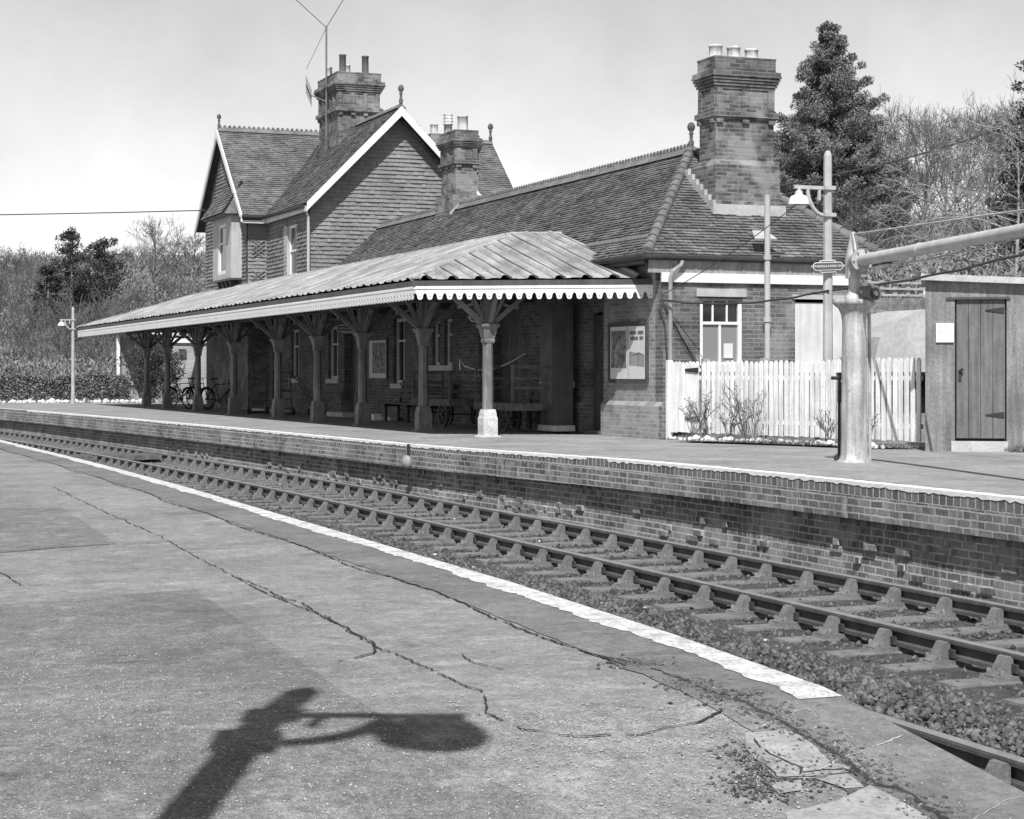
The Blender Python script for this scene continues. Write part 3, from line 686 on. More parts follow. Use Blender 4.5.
def finial(x, y, z, s=1.0):
    return MB().lathe([(.05*s,0),(.06*s,.1*s),(.035*s,.14*s),(.035*s,.24*s),(.055*s,.27*s),(.03*s,.3*s),(.07*s,.35*s),(.085*s,.41*s),(.06*s,.48*s),(.001,.51*s)], (x, y, z), 10).build('finial', 'pot_dark', sb)
# single storey roof
RE, RR, ZE, ZR = 13.95, 16.45, 3.15, 5.4; YR = 32.7; YE = 29.46
L1 = math.hypot(RR-RE, ZR-ZE); Vv = Vector((RR-RE, 0, ZR-ZE)).normalized()
# front slope, u runs towards -y so that the normal points outwards
tiles((RE, 53, ZE), (0,-1,0), Vv, L1, lambda v: 0, lambda v: 53-(YE+(YR-YE)*v/L1), 'roof_slope', 'roof_tile', .082, lift=.028)
Vb = Vector((RR-18.95, 0, ZR-ZE)).normalized(); Lb = math.hypot(2.5, ZR-ZE)
tiles((18.95, YE, ZE), (0,1,0), Vb, Lb, lambda v: (YR-YE)*v/Lb, lambda v: 53-YE, 'roof_slope', 'roof_tile', .105, tw=.33)
Vh = Vector((0, YR-YE, ZR-ZE)); Lh = Vh.length
# hip end with a gentle bell-cast at the foot
tiles((RE, YE, ZE), (1,0,0), Vh, Lh, lambda v: (RR-RE)*v/Lh, lambda v: 5.0-(5.0-(RR-RE))*v/Lh, 'roof_hip', 'roof_tile', .10, lift=.034)
tiles((RE-.08, YE-.07, ZE-.03), (1,0,0), (0,.08,.03), .09, lambda v: .08*v/.09, lambda v: 5.16-.08*v/.09, 'roof_hip', 'roof_tile', .08)
under([(RE,53,ZE),(RE,YE,ZE),(RR,YR,ZR),(RR,53,ZR)]); under([(18.95,YE,ZE),(18.95,53,ZE),(RR,53,ZR),(RR,YR,ZR)]); under([(RE,YE,ZE),(18.95,YE,ZE),(RR,YR,ZR)])
ridge_line((RR, 53, ZR+.06), (RR, YR, ZR+.06)); hip_line((RE+.05, YE+.05, ZE+.06), (RR, YR, ZR+.05)); hip_line((18.9, YE+.05, ZE+.06), (RR, YR, ZR+.05))
finial(RR, YR-.02, ZR+.08, .95)
# --- the two-storey house
HS, HP1, HRZ, HEZ, HRP = 52.9, 19.6, 8.92, 6.02, 16.95
HE = 14.12; HEB = 19.78; VG = 52.45
k = (HRZ-HEZ)/(HRP-HE)
# tile-hung walls
def hung(O, U, rows, uL, uR, gauge=.118, **kw): return tiles(O, U, (0,0,1), rows, uL, uR, 'tile_hanging', 'hung_tile', gauge, tw=.17, lift=.04, jit=.003, **kw)
zg = 3.0
def gl(v):
    z = zg+v; e = HEZ-.28+(P0-HE)*k
    return 0 if z < e else (z-e)/k
hung((P0, HS, zg), (1,0,0), HRZ-zg-.15, gl, lambda v: (HP1-P0)-gl(v))
MB().prism([(P0+.02,HS+.02,0),(HP1-.02,HS+.02,0),(HP1-.02,HS+.02,HEZ+.05),(HRP,HS+.02,HRZ-.12),(P0+.02,HS+.02,HEZ+.05)], (0,.2,0)).build('gable_wall', 'station_brick', sb)
# front wall upper floor with deep window
uw = (54.25, 55.35, 4.0, 5.55)
hung((P0, 57.9, 3.1), (0,-1,0), .9, lambda v: 0, lambda v: 5.0); hung((P0, 54.25, 4.0), (0,-1,0), 1.55, lambda v: 0, lambda v: 1.35)
hung((P0, 57.9, 4.0), (0,-1,0), 1.55, lambda v: 0, lambda v: 57.9-55.35); hung((P0, 57.9, 5.55), (0,-1,0), .45, lambda v: 0, lambda v: 5.0)
wallplane('x', P0+.02, P0+.2, HS+.03, 57.88, 3.28, 5.9, [uw], 'upper_wall', 'station_brick')
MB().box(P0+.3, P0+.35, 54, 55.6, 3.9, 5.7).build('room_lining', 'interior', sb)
sash('x', P0+.1, uw[0], uw[1], uw[2], uw[3], -1, split=.5, w=.09)
MB().box(P0-.04, P0+.02, 55.35, 55.75, 4.0, 5.55).build('window_cheek', 'bay_paint', sb)
# return and front wing
WS0, WS1, WP = 57.9, 64.1, 13.65; WRS, WRZ = 61.0, 9.1; WE0, WE1 = 57.45, 64.55
hung((WP, WS0, 3.1), (1,0,0), 2.95, lambda v: 0, lambda v: P0-WP)
MB().box(WP+.02, P0+.25, WS0+.02, WS1-.02, -.1, 5.95).build('wing_wall', 'station_brick', sb)
kw = (WRZ-HEZ)/(WRS-WE0)
def wl(v):
    z = 3.1+v; e = HEZ+(WS0-WE0)*kw-.1
    return 0 if z < e else (z-e)/kw
hung((WP, WS1-.05, 3.1), (0,-1,0), WRZ-3.1-.3, lambda v: wl(v), lambda v: (WS1-.05-WS0)-wl(v))
MB().prism([(WP+.02,WS0+.02,5.9),(WP+.02,WS1-.02,5.9),(WP+.02,WRS,WRZ-.35)], (.2,0,0)).build('wing_gable', 'station_brick', sb)
# diamond pattern of raised tiles on the return wall
m = MB()
for zc in (5.0, 4.05):
    for i in range(3):
        for sg in (-1, 1):
            x = P0-.32; m.bar((x-.2*sg, WS0-.045, zc-.28+.13*i), (x+.2*sg, WS0-.045, zc+.02+.13*i), .05, .02)
m.build('tile_diamond', 'hung_tile', sb)
# projecting bay window of the wing
by = sb
BX, B0, B1 = 13.28, 58.55, 61.25
MB().box(BX, WP, B0, B1, 4.12, 4.3).build('bay_base', 'bay_paint', by)
m = MB(); m.box(BX, BX+.06, B0, B0+.75, 4.3, 6.15); m.box(BX, BX+.06, B1-.75, B1, 4.3, 6.15); m.box(BX+.06, WP, B0, B0+.05, 4.3, 6.15); m.box(BX+.06, WP, B1-.05, B1, 4.3, 6.15); m.box(BX, BX+.06, B0+.75, B1-.75, 5.9, 6.15)
m.build('bay_panel', 'bay_paint', by)
sash('x', BX+.1, B0+.75, B1-.75, 4.3, 5.9, -1, parent=by, split=.62, w=.1)
m = MB(); m.box(BX-.05, WP, B0-.06, B1+.06, 4.06, 4.12)
for y in (B0+.5, B0+1.1, B1-1.1, B1-.5): m.prism([(WP,y,3.55),(WP,y,4.06),(BX+.05,y,4.06),(BX+.12,y,3.85),(WP-.12,y,3.75)], (0,.14,0))
m.build('bay_bracket', 'dark_paint', by)
ro = [(BX-.35,B0-.2,6.15),(BX-.35,B1+.2,6.15),(WP,B1-.1,7.25),(WP,B0+.1,7.25)]
Vb2 = Vector((WP-BX+.35,0,1.1)); 
tiles((BX-.35, B1+.2, 6.15), (0,-1,0), Vb2, Vb2.length, lambda v: .3*v/Vb2.length, lambda v: 3.2-.3*v/Vb2.length, 'bay_roof', 'roof_tile', .11, parent=by)
m = MB(); m.prism([(BX-.35,B0-.2,6.14),(WP,B0-.2,6.14),(WP,B0+.1,7.22)], (0,.03,0)); m.prism([(BX-.35,B1+.17,6.14),(WP,B1+.17,6.14),(WP,B1-.13,7.22)], (0,.03,0)); m.box(BX-.3, WP, B0-.15, B1+.15, 6.1, 6.14); m.build('bay_roof_side', 'roof_tile', by)
# house roofs
Lf = math.hypot(HRP-HE, HRZ-HEZ); Vf = Vector((HRP-HE,0,HRZ-HEZ)); Vk = Vector((HRP-HEB,0,HRZ-HEZ)); Lk = Vk.length
tiles((HE, 66, HEZ), (0,-1,0), Vf, Lf, lambda v: 0, lambda v: 66-VG, 'roof_slope', 'roof_tile', .11)
tiles((HEB, VG, HEZ), (0,1,0), Vk, Lk, lambda v: 0, lambda v: 66-VG, 'roof_slope', 'roof_tile', .11, tw=.33)
under([(HE,66,HEZ),(HE,VG+.02,HEZ),(HRP,VG+.02,HRZ),(HRP,66,HRZ)]); under([(HEB,VG+.02,HEZ),(HEB,66,HEZ),(HRP,66,HRZ),(HRP,VG+.02,HRZ)])
ridge_line((HRP,66,HRZ+.06), (HRP,VG,HRZ+.06), crest=False)
MB().prism([(P0,65.8,0),(HP1,65.8,0),(HP1,65.8,HEZ),(HRP,65.8,HRZ-.2),(P0,65.8,HEZ)], (0,.2,0)).build('gable_wall', 'station_brick', sb)
MB().box(HP1-.2, HP1, 53, 66, 0, HEZ).build('back_wall', 'station_brick', sb)
WV = 13.38
Vw = Vector((0, WRS-WE0, WRZ-HEZ)); Lw = Vw.length
# wing roof slopes (u along x), reaching back into the main slope
tiles((WV, WE0, HEZ), (1,0,0), Vw, Lw, lambda v: 0, lambda v: (HE-WV)+(HRP-HE)*v/Lw+.1, 'roof_slope', 'roof_tile', .11)
Vw2 = Vector((0, WRS-WE1, WRZ-HEZ)); Lw2 = Vw2.length
tiles((HRP, WE1, HEZ), (-1,0,0), Vw2, Lw2, lambda v: (HRP-HE)*(1-v/Lw2), lambda v: HRP-WV, 'roof_slope', 'roof_tile', .11)
under([(WV+.02,WE0,HEZ),(HRP,WE0,HEZ),(HRP,WRS,WRZ),(WV+.02,WRS,WRZ)]); under([(HRP,WE1,HEZ),(WV+.02,WE1,HEZ),(WV+.02,WRS,WRZ),(HRP,WRS,WRZ)])
ridge_line((WV,WRS,WRZ+.06), (HRP,WRS,WRZ+.06))
# back wing
BV = 23.0
tiles((HRP, WE0, HEZ), (1,0,0), Vw, Lw, lambda v: 0, lambda v: BV-HRP, 'roof_slope', 'roof_tile', .11)
under([(HRP,WE0,HEZ),(BV-.02,WE0,HEZ),(BV-.02,WRS,WRZ),(HRP,WRS,WRZ)]); under([(BV-.02,WE1,HEZ),(HRP,WE1,HEZ),(HRP,WRS,WRZ),(BV-.02,WRS,WRZ)], matn='roof_tile')
ridge_line((HRP,WRS,WRZ+.06), (BV,WRS,WRZ+.06), crest=False)
MB().prism([(BV-.5,WE0+.6,0),(BV-.5,WE1-.6,0),(BV-.5,WE1-.6,HEZ+.3),(BV-.5,WRS,WRZ-.2),(BV-.5,WE0+.6,HEZ+.3)], (.2,0,0)).build('gable_wall', 'station_brick', sb)
MB().box(HP1, BV-.5, WE0+.6, WE0+.8, 0, HEZ+.3).build('back_wall', 'station_brick', sb)
def barge(a, b, n, w=.27, t=.05, name='bargeboard'):
    """board from foot a up to apex b, hanging below the roof edge; n = outward"""
    a, b, n = Vector(a), Vector(b), Vector(n); z = Vector((0,0,1))
    return MB().prism([a, b, b-z*w*1.35, a-z*w*1.15], n*t).build(name, 'white_paint', sb)
barge((HE-.02,VG,HEZ), (HRP,VG,HRZ), (0,-1,0), .21); barge((HEB+.02,VG,HEZ), (HRP,VG,HRZ), (0,-1,0), .21)
barge((WV,WE0-.03,HEZ), (WV,WRS,WRZ), (-1,0,0), .19); barge((WV,WE1+.03,HEZ), (WV,WRS,WRZ), (-1,0,0), .19)
barge((BV,WE0,HEZ), (BV,WRS,WRZ), (1,0,0), .2)
finial(HRP, VG+.05, HRZ+.08, 1.1); finial(WV+.05, WRS, WRZ+.06, .9); finial(BV-.05, WRS, WRZ+.06, 1.2)
m = MB(); m.bar((13.3,WE0+.05,HEZ-.1), (14.0,WE0+.05,HEZ-.1), .07, .1); m.tube([(HE-.06,WE0+.0,HEZ-.05), (HE-.06,VG+.3,HEZ-.09)], .06, 8); m.tube([(13.35,WE0-.02,HEZ-.05), (HE-.06,WE0-.02,HEZ-.05)], .06, 8); m.build('gutter', 'black_iron', sb)
m = MB(); m.box(HE+.0, HE+.06, VG+.2, WE0, HEZ-.24, HEZ-.08); m.box(13.4, HE, WE0+.03, WE0+.09, HEZ-.24, HEZ-.08); m.build('fascia', 'cream_paint', sb)
m = MB(); m.box(HE+.06, P0, VG+.1, WE0+.7, HEZ-.2, HEZ-.16); m.build('soffit', 'dark_paint', sb)
MB().tube([(HE+.02,52.8,HEZ-.1),(P0-.06,52.8,HEZ-.4),(P0-.06,52.8,3.0)], .045, 8).build('downpipe', 'lamp_concrete', sb)
# --- chimneys
def chimney(x0, x1, y0, y1, zb, zt, pots, label=None, bandz=None, tall=1.0):
    """stack of stepped brickwork: base, shaft, necking band, panelled frieze, corbelled cap"""
    g = tall; m = MB(); o = .09*g
    def lay(d, a, b): m.box(x0-d, x1+d, y0-d, y1+d, a, b)
    H = zt-zb
    lay(.02, zb-1.6, zb+.26*H) ; lay(.0, zb+.26*H, zb+.60*H)
    lay(.055*g, zb+.60*H, zb+.615*H); lay(.10*g, zb+.615*H, zb+.65*H); lay(.045*g, zb+.65*H, zb+.665*H)
    lay(0, zb+.665*H, zb+.80*H)
    for i, (a, d) in enumerate(((.80,.03),(.82,.07),(.84,.10),(.86,.13),(.88,.16))): lay(d*g, zb+a*H, zb+(a+.0145)*H); lay((d-.02)*g, zb+(a+.0145)*H, zb+(a+.02)*H)
    lay(.14*g, zb+.9*H, zb+.92*H)
    lay(.04*g, zb+.92*H, zt)
    # pilasters leave sunk panels in the frieze and slots in the shaft
    nx = max(1, int((x1-x0)/.42)); ny = max(1, int((y1-y0)/.42))
    for i in range(nx+1):
        x = x0+(x1-x0-.13)*i/nx
        for z0, z1 in ((.665,.80),): m.box(x, x+.13, y0-.035, y0-.001, zb+z0*H, zb+z1*H)
        m.box(x, x+.13, y0-.06, y0-.001, zb+.575*H, zb+.60*H)
    for i in range(ny+1):
        y = y0+(y1-y0-.13)*i/ny
        m.box(x0-.035, x0-.001, y, y+.13, zb+.665*H, zb+.80*H); m.box(x0-.06, x0-.001, y, y+.13, zb+.575*H, zb+.60*H)
    c = m.build('chimney', 'chimney_brick', sb)
    MB().box(x0-.05*g, x1+.05*g, y0-.05*g, y1+.05*g, zt, zt+.035).build('chimney_capping', 'chimney_brick', c)
    for (fx, fy, h, r, pm, kind) in pots:
        x = x0+(x1-x0)*fx; y = y0+(y1-y0)*fy
        pr = [(r*1.05,0),(r*1.05,.06),(r,.07),(r*.97,h-.05),(r*1.08,h-.04),(r*1.08,h),(r*.8,h),(r*.78,h-.12),(.001,h-.12)]
        if kind: pr = [(r,0),(r,h*.45)]+[q for j in range(4) for q in ((r*1.15,h*(.45+.13*j)),(r*1.15,h*(.52+.13*j)),(r*.85,h*(.525+.13*j)))]+[(.001,h)]
        MB().lathe(pr, (x, y, zt+.02), 14).build('chimney_pot', pm, c)
    return c
chimney(16.03, 17.24, 30.85, 31.5, 4.1, 6.90, [(.14,.5,.27,.125,'pot_pale',0),(.45,.5,.26,.125,'pot_pale',0),(.76,.5,.24,.125,'pot_pale',0)], tall=.72)
# broad base of the end chimney with lead apron
m = MB().box(15.96, 17.3, 30.72, 32.3, 3.4, 4.92); m.prism([(15.96,30.72,4.92),(17.3,30.72,4.92),(17.24,30.85,5.04),(16.03,30.85,5.04)], (0,.9,0)); m.build('chimney', 'chimney_brick', sb)
m = MB(); m.box(15.88, 17.38, 30.64, 30.715, 3.95, 4.19); 
for i in range(7): t = i/6.; y = 30.7+1.0*t; m.box(15.89, 15.955, y, y+.17, 4.0+.66*t, 4.27+.66*t)
m.build('flashing', 'lead', sb)
chimney(16.25, 17.6, 56.7, 58.9, 7.4, 10.5, [(.2,.2,.62,.11,'pot_dark',0),(.75,.2,.62,.11,'pot_dark',0),(.12,.75,.4,.11,'pot_pale',0),(.45,.5,.42,.11,'pot_pale',0)])
m = MB()
for i in range(10): t = i/9.; x = 16.2+.75*t; m.box(x, x+.1, 56.62, 56.70, 7.98+.83*t, 8.15+.83*t)
m.build('flashing', 'lead', sb)
c2 = chimney(16.42, 17.0, 46.2, 47.35, 5.2, 7.42, [(.5,.25,.42,.14,'pot_pale',0)], tall=.8)
MB().box(16.3, 17.1, 46.1, 47.5, 4.6, 5.75).build('chimney', 'chimney_brick', sb)
m = MB()
for i in range(5): t = i/4.; m.box(16.2+.2*t, 16.32+.2*t, 45.98, 46.08, 5.12+.2*t, 5.3+.2*t)
m.box(16.1, 16.3, 46.0, 47.6, 5.05, 5.12); m.build('flashing', 'lead', sb)
chimney(18.85, 20.4, 55.3, 55.9, 5.9, 8.52, [(.12,.5,.35,.12,'pot_pale',0),(.42,.5,.75,.13,'pot_pale',1),(.75,.5,.68,.12,'pot_dark',1)], tall=.7)
# cheek of vertical boards between canopy and main roof
m = MB()
for i in range(14):
    y0 = 30.1+i*.19; y1 = y0+.175; f = lambda y: 2.78+(y-29.95)*.255
    m.prism([(14.32,y0,f(y0)),(14.32,y1,f(y1)),(14.32,y1,3.50),(14.32,y0,3.50)], (-.03,0,0))
m.box(14.27, 14.33, 30.05, 32.8, 3.5, 3.56); m.build('board_cheek', 'cove_board', sb)

# ------------------------------------------------------------------ the platform canopy
cp = empty('platform_canopy', (12.2, 50, 0), 'long timber platform canopy with scalloped white valance carried on nine posts', 'canopy')
PC = lambda s: 10.6-(s-32.1)*.5/37.4
SR = lambda p: 32.1-.575*(p-10.6)      # skewed right-hand end
SL = lambda p: 69.5+.1*(p-10.1)
def zc(p, s): 
    return min(2.76+.383*(p-10.5), 3.84)
TL, TR, TW = (13.45, 64.3, 3.84), (13.45, 34.5, 3.84), (14.33, 34.1, 3.84)
CR, CL = (PC(32.1)-.03, 32.1, 2.78), (10.08, 69.5, 2.78)
WR = (14.33, SR(14.33), 2.78)
random.seed(5)
def rolled(bot, top, n, name, h=.05, seg=10, rows=6, hw=.16):
    """profiled sheet roof: bot(u), top(u) give the foot and head of the line at u in 0..1; n parallel rolls"""
    K = n*seg; vs = []; m = MB(); b0, b1, t0 = bot(.3), bot(.7), top(.5); nrm = (b1-b0).cross(t0-b0).normalized()
    if nrm.z < 0: nrm = -nrm
    tone = [random.random() for _ in range(n*3)]
    for r in range(rows+1):
        t = r/rows
        for i in range(K+1):
            u = i/K; ph = (i % seg)/seg; q = abs(ph-.5); hh = h*math.sqrt(max(0, 1-(q/hw)**2)) if q < hw else 0
            vs.append(bot(u).lerp(top(u), t)+nrm*(hh+.006*math.sin(i*.37+r*1.3)+(.008 if (r+i//seg) % 3 == 0 else 0)))
    W = K+1
    for r in range(rows):
        for g in range(n):
            m.add([vs[(r+a)*W+g*seg+b] for a in (0,1) for b in range(seg+1)], [(b, b+1, seg+1+b+1, seg+1+b) for b in range(seg)], r=tone[(g+r*5) % len(tone)])
    return m.build(name, 'canopy_sheet', cp)
EB, ET = 2.78, 3.84
def V3(x, y, z): return Vector((x, y, z))
def end_bot(u): p = CR[0]+(14.33-CR[0])*u; return V3(p, SR(p)-.04, EB)
def end_top(u):
    p = CR[0]+(14.33-CR[0])*u
    if p < TR[0]: f = (p-CR[0])/(TR[0]-CR[0]); return V3(p, CR[1]+(TR[1]-CR[1])*f, EB+(ET-EB)*f)
    f = (p-TR[0])/(14.33-TR[0]); return V3(p, TR[1]+(TW[1]-TR[1])*f, ET)
rolled(end_bot, end_top, 9, 'canopy_roof_end', .06, 12, hw=.15)
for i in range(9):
    u = (i+.72)/9; a, b = end_bot(u), end_top(u); MB().bar(a+V3(0,0,.012), b+V3(0,0,.012), .035, .03).build('roll_shade_dirt', 'dark_paint', cp)  # added dark strip standing for shade and dirt beside each roll
    if i < 9: u = (i+.3)/9; a, b = end_bot(u), end_top(u); MB().bar(a+V3(0,0,.008), b+V3(0,0,.008), .02, .02).build('roll_shade_dirt', 'grey_board', cp)  # thinner added strip, same shade and dirt line on the other side
def fr_bot(u): s = CR[1]+(CL[1]-CR[1])*u; return V3(CR[0]+(CL[0]-CR[0])*u, s, EB)
def fr_top(u):
    s = CR[1]+(CL[1]-CR[1])*u
    if s < TR[1]: f = (s-CR[1])/(TR[1]-CR[1]); return V3(CR[0]+(TR[0]-CR[0])*f, s, EB+(ET-EB)*f)
    if s > TL[1]: f = (CL[1]-s)/(CL[1]-TL[1]); return V3(CL[0]+(TL[0]-CL[0])*f, s, EB+(ET-EB)*f)
    return V3(TL[0], s, ET)
rolled(fr_bot, fr_top, 86, 'canopy_roof', .035, 8, hw=.16)
def le_bot(u): p = CL[0]+(14.33-CL[0])*u; return V3(p, CL[1]+.1, EB)
def le_top(u):
    p = CL[0]+(14.33-CL[0])*u
    if p < TL[0]: f = (p-CL[0])/(TL[0]-CL[0]); return V3(p, CL[1]+(TL[1]-CL[1])*f, EB+(ET-EB)*f)
    return V3(p, TL[1]+.1, ET)
rolled(le_bot, le_top, 9, 'canopy_roof_end', .05, 12, hw=.15)
m = MB(); m.add([TL, TR, TW, (14.33,64.6,3.84)], [(0,1,2,3)]); m.build('canopy_flat', 'canopy_sheet', cp)
m = MB(); m.tube([CR, TR], .04, 6); m.tube([CL, TL], .05, 6); m.tube([TL, TR], .05, 6); m.tube([TR, TW], .045, 6); m.build('hip_roll', 'canopy_sheet', cp)
# underside lining
m = MB(); m.add([(10.75,32.2,2.66),(14.28,30.2,2.66),(14.28,34.2,3.70),(13.5,34.6,3.70)], [(0,1,2),(0,2,3)]); m.add([(10.75,32.2,2.66),(13.5,34.6,3.70),(13.5,64.2,3.70),(10.25,69.3,2.66)], [(0,1,2),(0,2,3)])
m.add([(13.5,34.6,3.7),(14.28,34.2,3.7),(14.28,64.2,3.7),(13.5,64.2,3.7)], [(0,1,2,3)]); m.add([(10.25,69.3,2.66),(13.5,64.2,3.7),(14.28,64.2,3.7),(14.28,69.7,2.66)], [(0,1,2,3)])
m.build('ceiling_boards', 'dark_paint', cp)
# gutter and valances
m = MB(); m.bar((PC(32.1)-.03,32.06,2.70), (14.68,SR(14.68)-.0,2.70), .10, .10); m.bar((PC(32.1)+.02,32.06,2.70), (10.14,69.6,2.70), .09, .10); m.bar((10.04,69.6,2.70), (14.3,70.0,2.70), .11, .10); m.build('gutter', 'dark_paint', cp)
def valance(a, b, name, ztop=2.65, zb=2.41, pitch=.18, t=.025, out=(0,-1,0)):
    a, b = Vector(a), Vector(b); L = (b-a).length; d = (b-a)/L; n = int(round(L/pitch)); o = Vector(out)*t; m = MB()
    for i in range(n):
        u0 = L*i/n; w = L/n; pr = [(0,ztop),(0,zb+.115),(.12,zb+.105),(.2,zb+.07),(.26,zb+.02),(.38,zb-.0),(.62,zb),(.74,zb+.02),(.8,zb+.07),(.88,zb+.105),(1,zb+.115),(1,ztop)]
        m.prism([a+d*(u0+w*x)+Vector((0,0,z-a.z)) for x, z in pr], o)
    v = m.build(name, 'white_paint', cp)
    m = MB()
    for i in range(n):
        c = a+d*(L*(i+.5)/n)+Vector((0,0,zb+.05-a.z))+o*1.06; m.add([c+d*.012*math.cos(q*1.047)+Vector((0,0,.012*math.sin(q*1.047))) for q in range(6)], [tuple(range(6))])
    m.build('drilled_holes', 'black_iron', v); return v
valance((PC(32.1),32.0,0), (14.66,SR(14.66)-.04,0), 'valance', out=(-.37,-.93,0))
valance((PC(32.1),32.03,0), (10.12,69.5,0), 'valance', out=(-1,0,0))
valance((10.15,69.5,0), (14.2,69.9,0), 'valance', out=(0,1,0))
m = MB().bar((PC(32.1)-.03,31.975,2.615), (14.66,SR(14.66)-.075,2.615), .012, .03); m.bar((PC(32.1)-.028,32.0,2.615), (10.09,69.5,2.615), .01, .03); m.build('valance_moulding', 'white_paint', cp)
# beams
CS = [31.9, 35.56, 39.76, 43.48, 47.3, 52.37, 57.25, 62.15, 65.9]; CPX = 11.95
m = MB(); m.bar((CPX,31.55,2.60), (CPX,69.3,2.60), .14, .18); m.build('beam', 'dark_paint', cp)
for s in CS:
    m = MB(); m.bar((10.62,s,2.60), (14.3,s,2.60), .12, .14) if s > 32 else m.bar((10.72,32.2,2.58), (14.3,SR(14.3)+.15,2.58), .08, .12)
    m.build('cross_beam', 'dark_paint', cp)
for s in frange(34.8, 64.0, .55): MB().bar((10.75,s,2.60), (13.3,s,3.55), .05, .09).build('rafter', 'dark_paint', cp)
def column(s, first=False):
    z0 = zf(s); x = CPX; m = MB(); sq = lambda r, a, b, r2=None: m.lathe([(r*1.414,a),((r2 or r)*1.414,b)], (0,0,0), 4, smooth=False)
    m = MB()
    def sqp(prof, off=math.pi/4):
        vs = []
        for r, z in prof:
            for j in range(4): a = off+j*math.pi/2; vs.append((x+r*1.414*math.cos(a), s+r*1.414*math.sin(a), z0+z))
        k = len(prof); m.add(vs, [(i*4+j, i*4+(j+1)%4, (i+1)*4+(j+1)%4, (i+1)*4+j) for i in range(k-1) for j in range(4)]); m.add(vs[-4:], [(0,1,2,3)])
    # octagonal shaft with square capital
    vs = []
    for z, r in ((.5,.095),(1.7,.085)):
        for j in range(8): a = math.pi/8+j*math.pi/4; vs.append((x+r*math.cos(a)*1.06, s+r*math.sin(a)*1.06, z0+z))
    m.add(vs, [(j, (j+1)%8, 8+(j+1)%8, 8+j) for j in range(8)])
    sqp([(.09,1.70),(.10,1.74),(.095,1.78),(.105,1.82),(.13,1.95),(.17,2.0),(.175,2.045),(.14,2.05)])
    m.box(x-.075, x+.075, s-.075, s+.075, z0+2.05, 2.53)
    c = m.build('column', 'column_paint', cp)
    m = MB(); sqp([(.19,0),(.18,.02),(.14,.035),(.14,.34),(.128,.37),(.122,.44),(.105,.5)]); m.build('column_base', 'column_base' if first else 'column_paint', c)
    m = MB()
    for dx, dy in ((0,1),(0,-1),(1,0),(-1,0)):
        if first and dy == -1: m.bar((x, s-.1, z0+2.06), (x, s-.42, 2.52), .085, .085, up=(1,0,0)); continue
        b0 = Vector((x+dx*.1, s+dy*.1, z0+2.06))
        m.bar(b0, (x+dx*.72, s+dy*.72, 2.52), .085, .085, up=(dy,dx,0)); 
        m.bar((x+dx*.10, s+dy*.10, z0+2.14), (x+dx*.34, s+dy*.34, 2.54), .07, .07, up=(dy,dx,0))
        m.bar((x+dx*.30, s+dy*.30, 2.34), (x+dx*.46, s+dy*.46, 2.30), .05, .05, up=(dy,dx,0))
        # little bosses at the crossing of strut and tie
        m.prism([(x+dx*.50-dy*.05, s+dy*.50-dx*.05, 2.26),(x+dx*.58-dy*.05, s+dy*.58-dx*.05, 2.26),(x+dx*.56-dy*.05, s+dy*.56-dx*.05, 2.38)], (dy*.1, dx*.1, 0))
    m.build('strut', 'strut_paint', c)
for i, s in enumerate(CS): column(s, i == 0)
# ------------------------------------------------------------------ platform furniture
random.seed(42)
def lamp(x, y, h, side, label, z0=0.0, sc=1.0):
    """slender concrete post with a bracket arm and a white enamel shade; side = direction of the arm"""
    t = empty('lamp_post', (x, y, z0), label, 'lamp post', 'platform lamp posts')
    m = MB(); w0, w1 = .08*sc, .062*sc
    prof = [(w0*1.15,-.1),(w0*1.15,.5*sc),(w0,.55*sc),(w1,h-.08*sc),(w1*.55,h)]
    vs = []
    for r, z in prof:
        for q in range(8):
            a = math.pi/8+q*math.pi/4; ca, sa = math.cos(a), math.sin(a); k = max(abs(ca), abs(sa)); vs.append((x+r*ca/k*.98, y+r*sa/k*.98, z0+z))
    n = 8; m.add(vs, [(i*n+j, i*n+(j+1)%n, (i+1)*n+(j+1)%n, (i+1)*n+j) for i in range(len(prof)-1) for j in range(n)]); m.add(vs[-n:], [tuple(range(n))])
    m.build('post', 'lamp_concrete', t)
    za = z0+h-.60*sc; L = .55*sc; d = Vector((side, 0, 0)); b = Vector((x, y, za))
    m = MB(); m.bar(b, b+d*(L+.06*sc), .05*sc, .055*sc);     m.bar(b+d*.16*sc-Vector((0,0,.2*sc)), b+d*.16*sc, .04*sc, .04*sc, up=(1,0,0))
    arc = [b+d*(.07+.30*math.cos(a))*sc-Vector((0,0,.44*math.sin(a)*sc)) for a in [i*math.pi/2/7 for i in range(8)]]
    m.tube(arc, .034*sc, 6)
    m.box(x-.1*sc, x+.1*sc, y-.1*sc, y+.1*sc, za-.46*sc, za-.40*sc); m.box(x-.095*sc, x+.095*sc, y-.095*sc, y+.095*sc, za-.03*sc, za+.03*sc)
    m.build('bracket', 'lamp_concrete', t)
    c = b+d*(L-.02*sc); r = .178*sc
    m = MB(); m.lathe([(.03*sc,0),(.03*sc,-.05*sc),(.06*sc,-.07*sc),(.065*sc,-.14*sc),(.09*sc,-.16*sc)], c, 14); m.build('lamp_neck', 'lamp_concrete', t)
    m = MB(); m.lathe([(.06*sc,-.12*sc),(.13*sc,-.15*sc),(r*.85,-.20*sc),(r,-.28*sc),(r*.985,-.285*sc),(r*.8,-.215*sc),(.05*sc,-.17*sc)], c, 28); sh = m.build('lamp_shade', 'enamel', t)
    MB().lathe([(.001,-.29*sc),(.035*sc,-.27*sc),(.045*sc,-.23*sc),(.02*sc,-.17*sc)], c, 12).build('bulb', 'glass_frosted', sh)
    return t
lamp(15.66, 26.26, 4.66, -1, 'tall concrete lamp post with white shade standing at the white picket fence')
lamp(10.53, 73.7, 3.72, -1, 'small far lamp post with white shade in front of the clipped hedge', zf(74), .82)
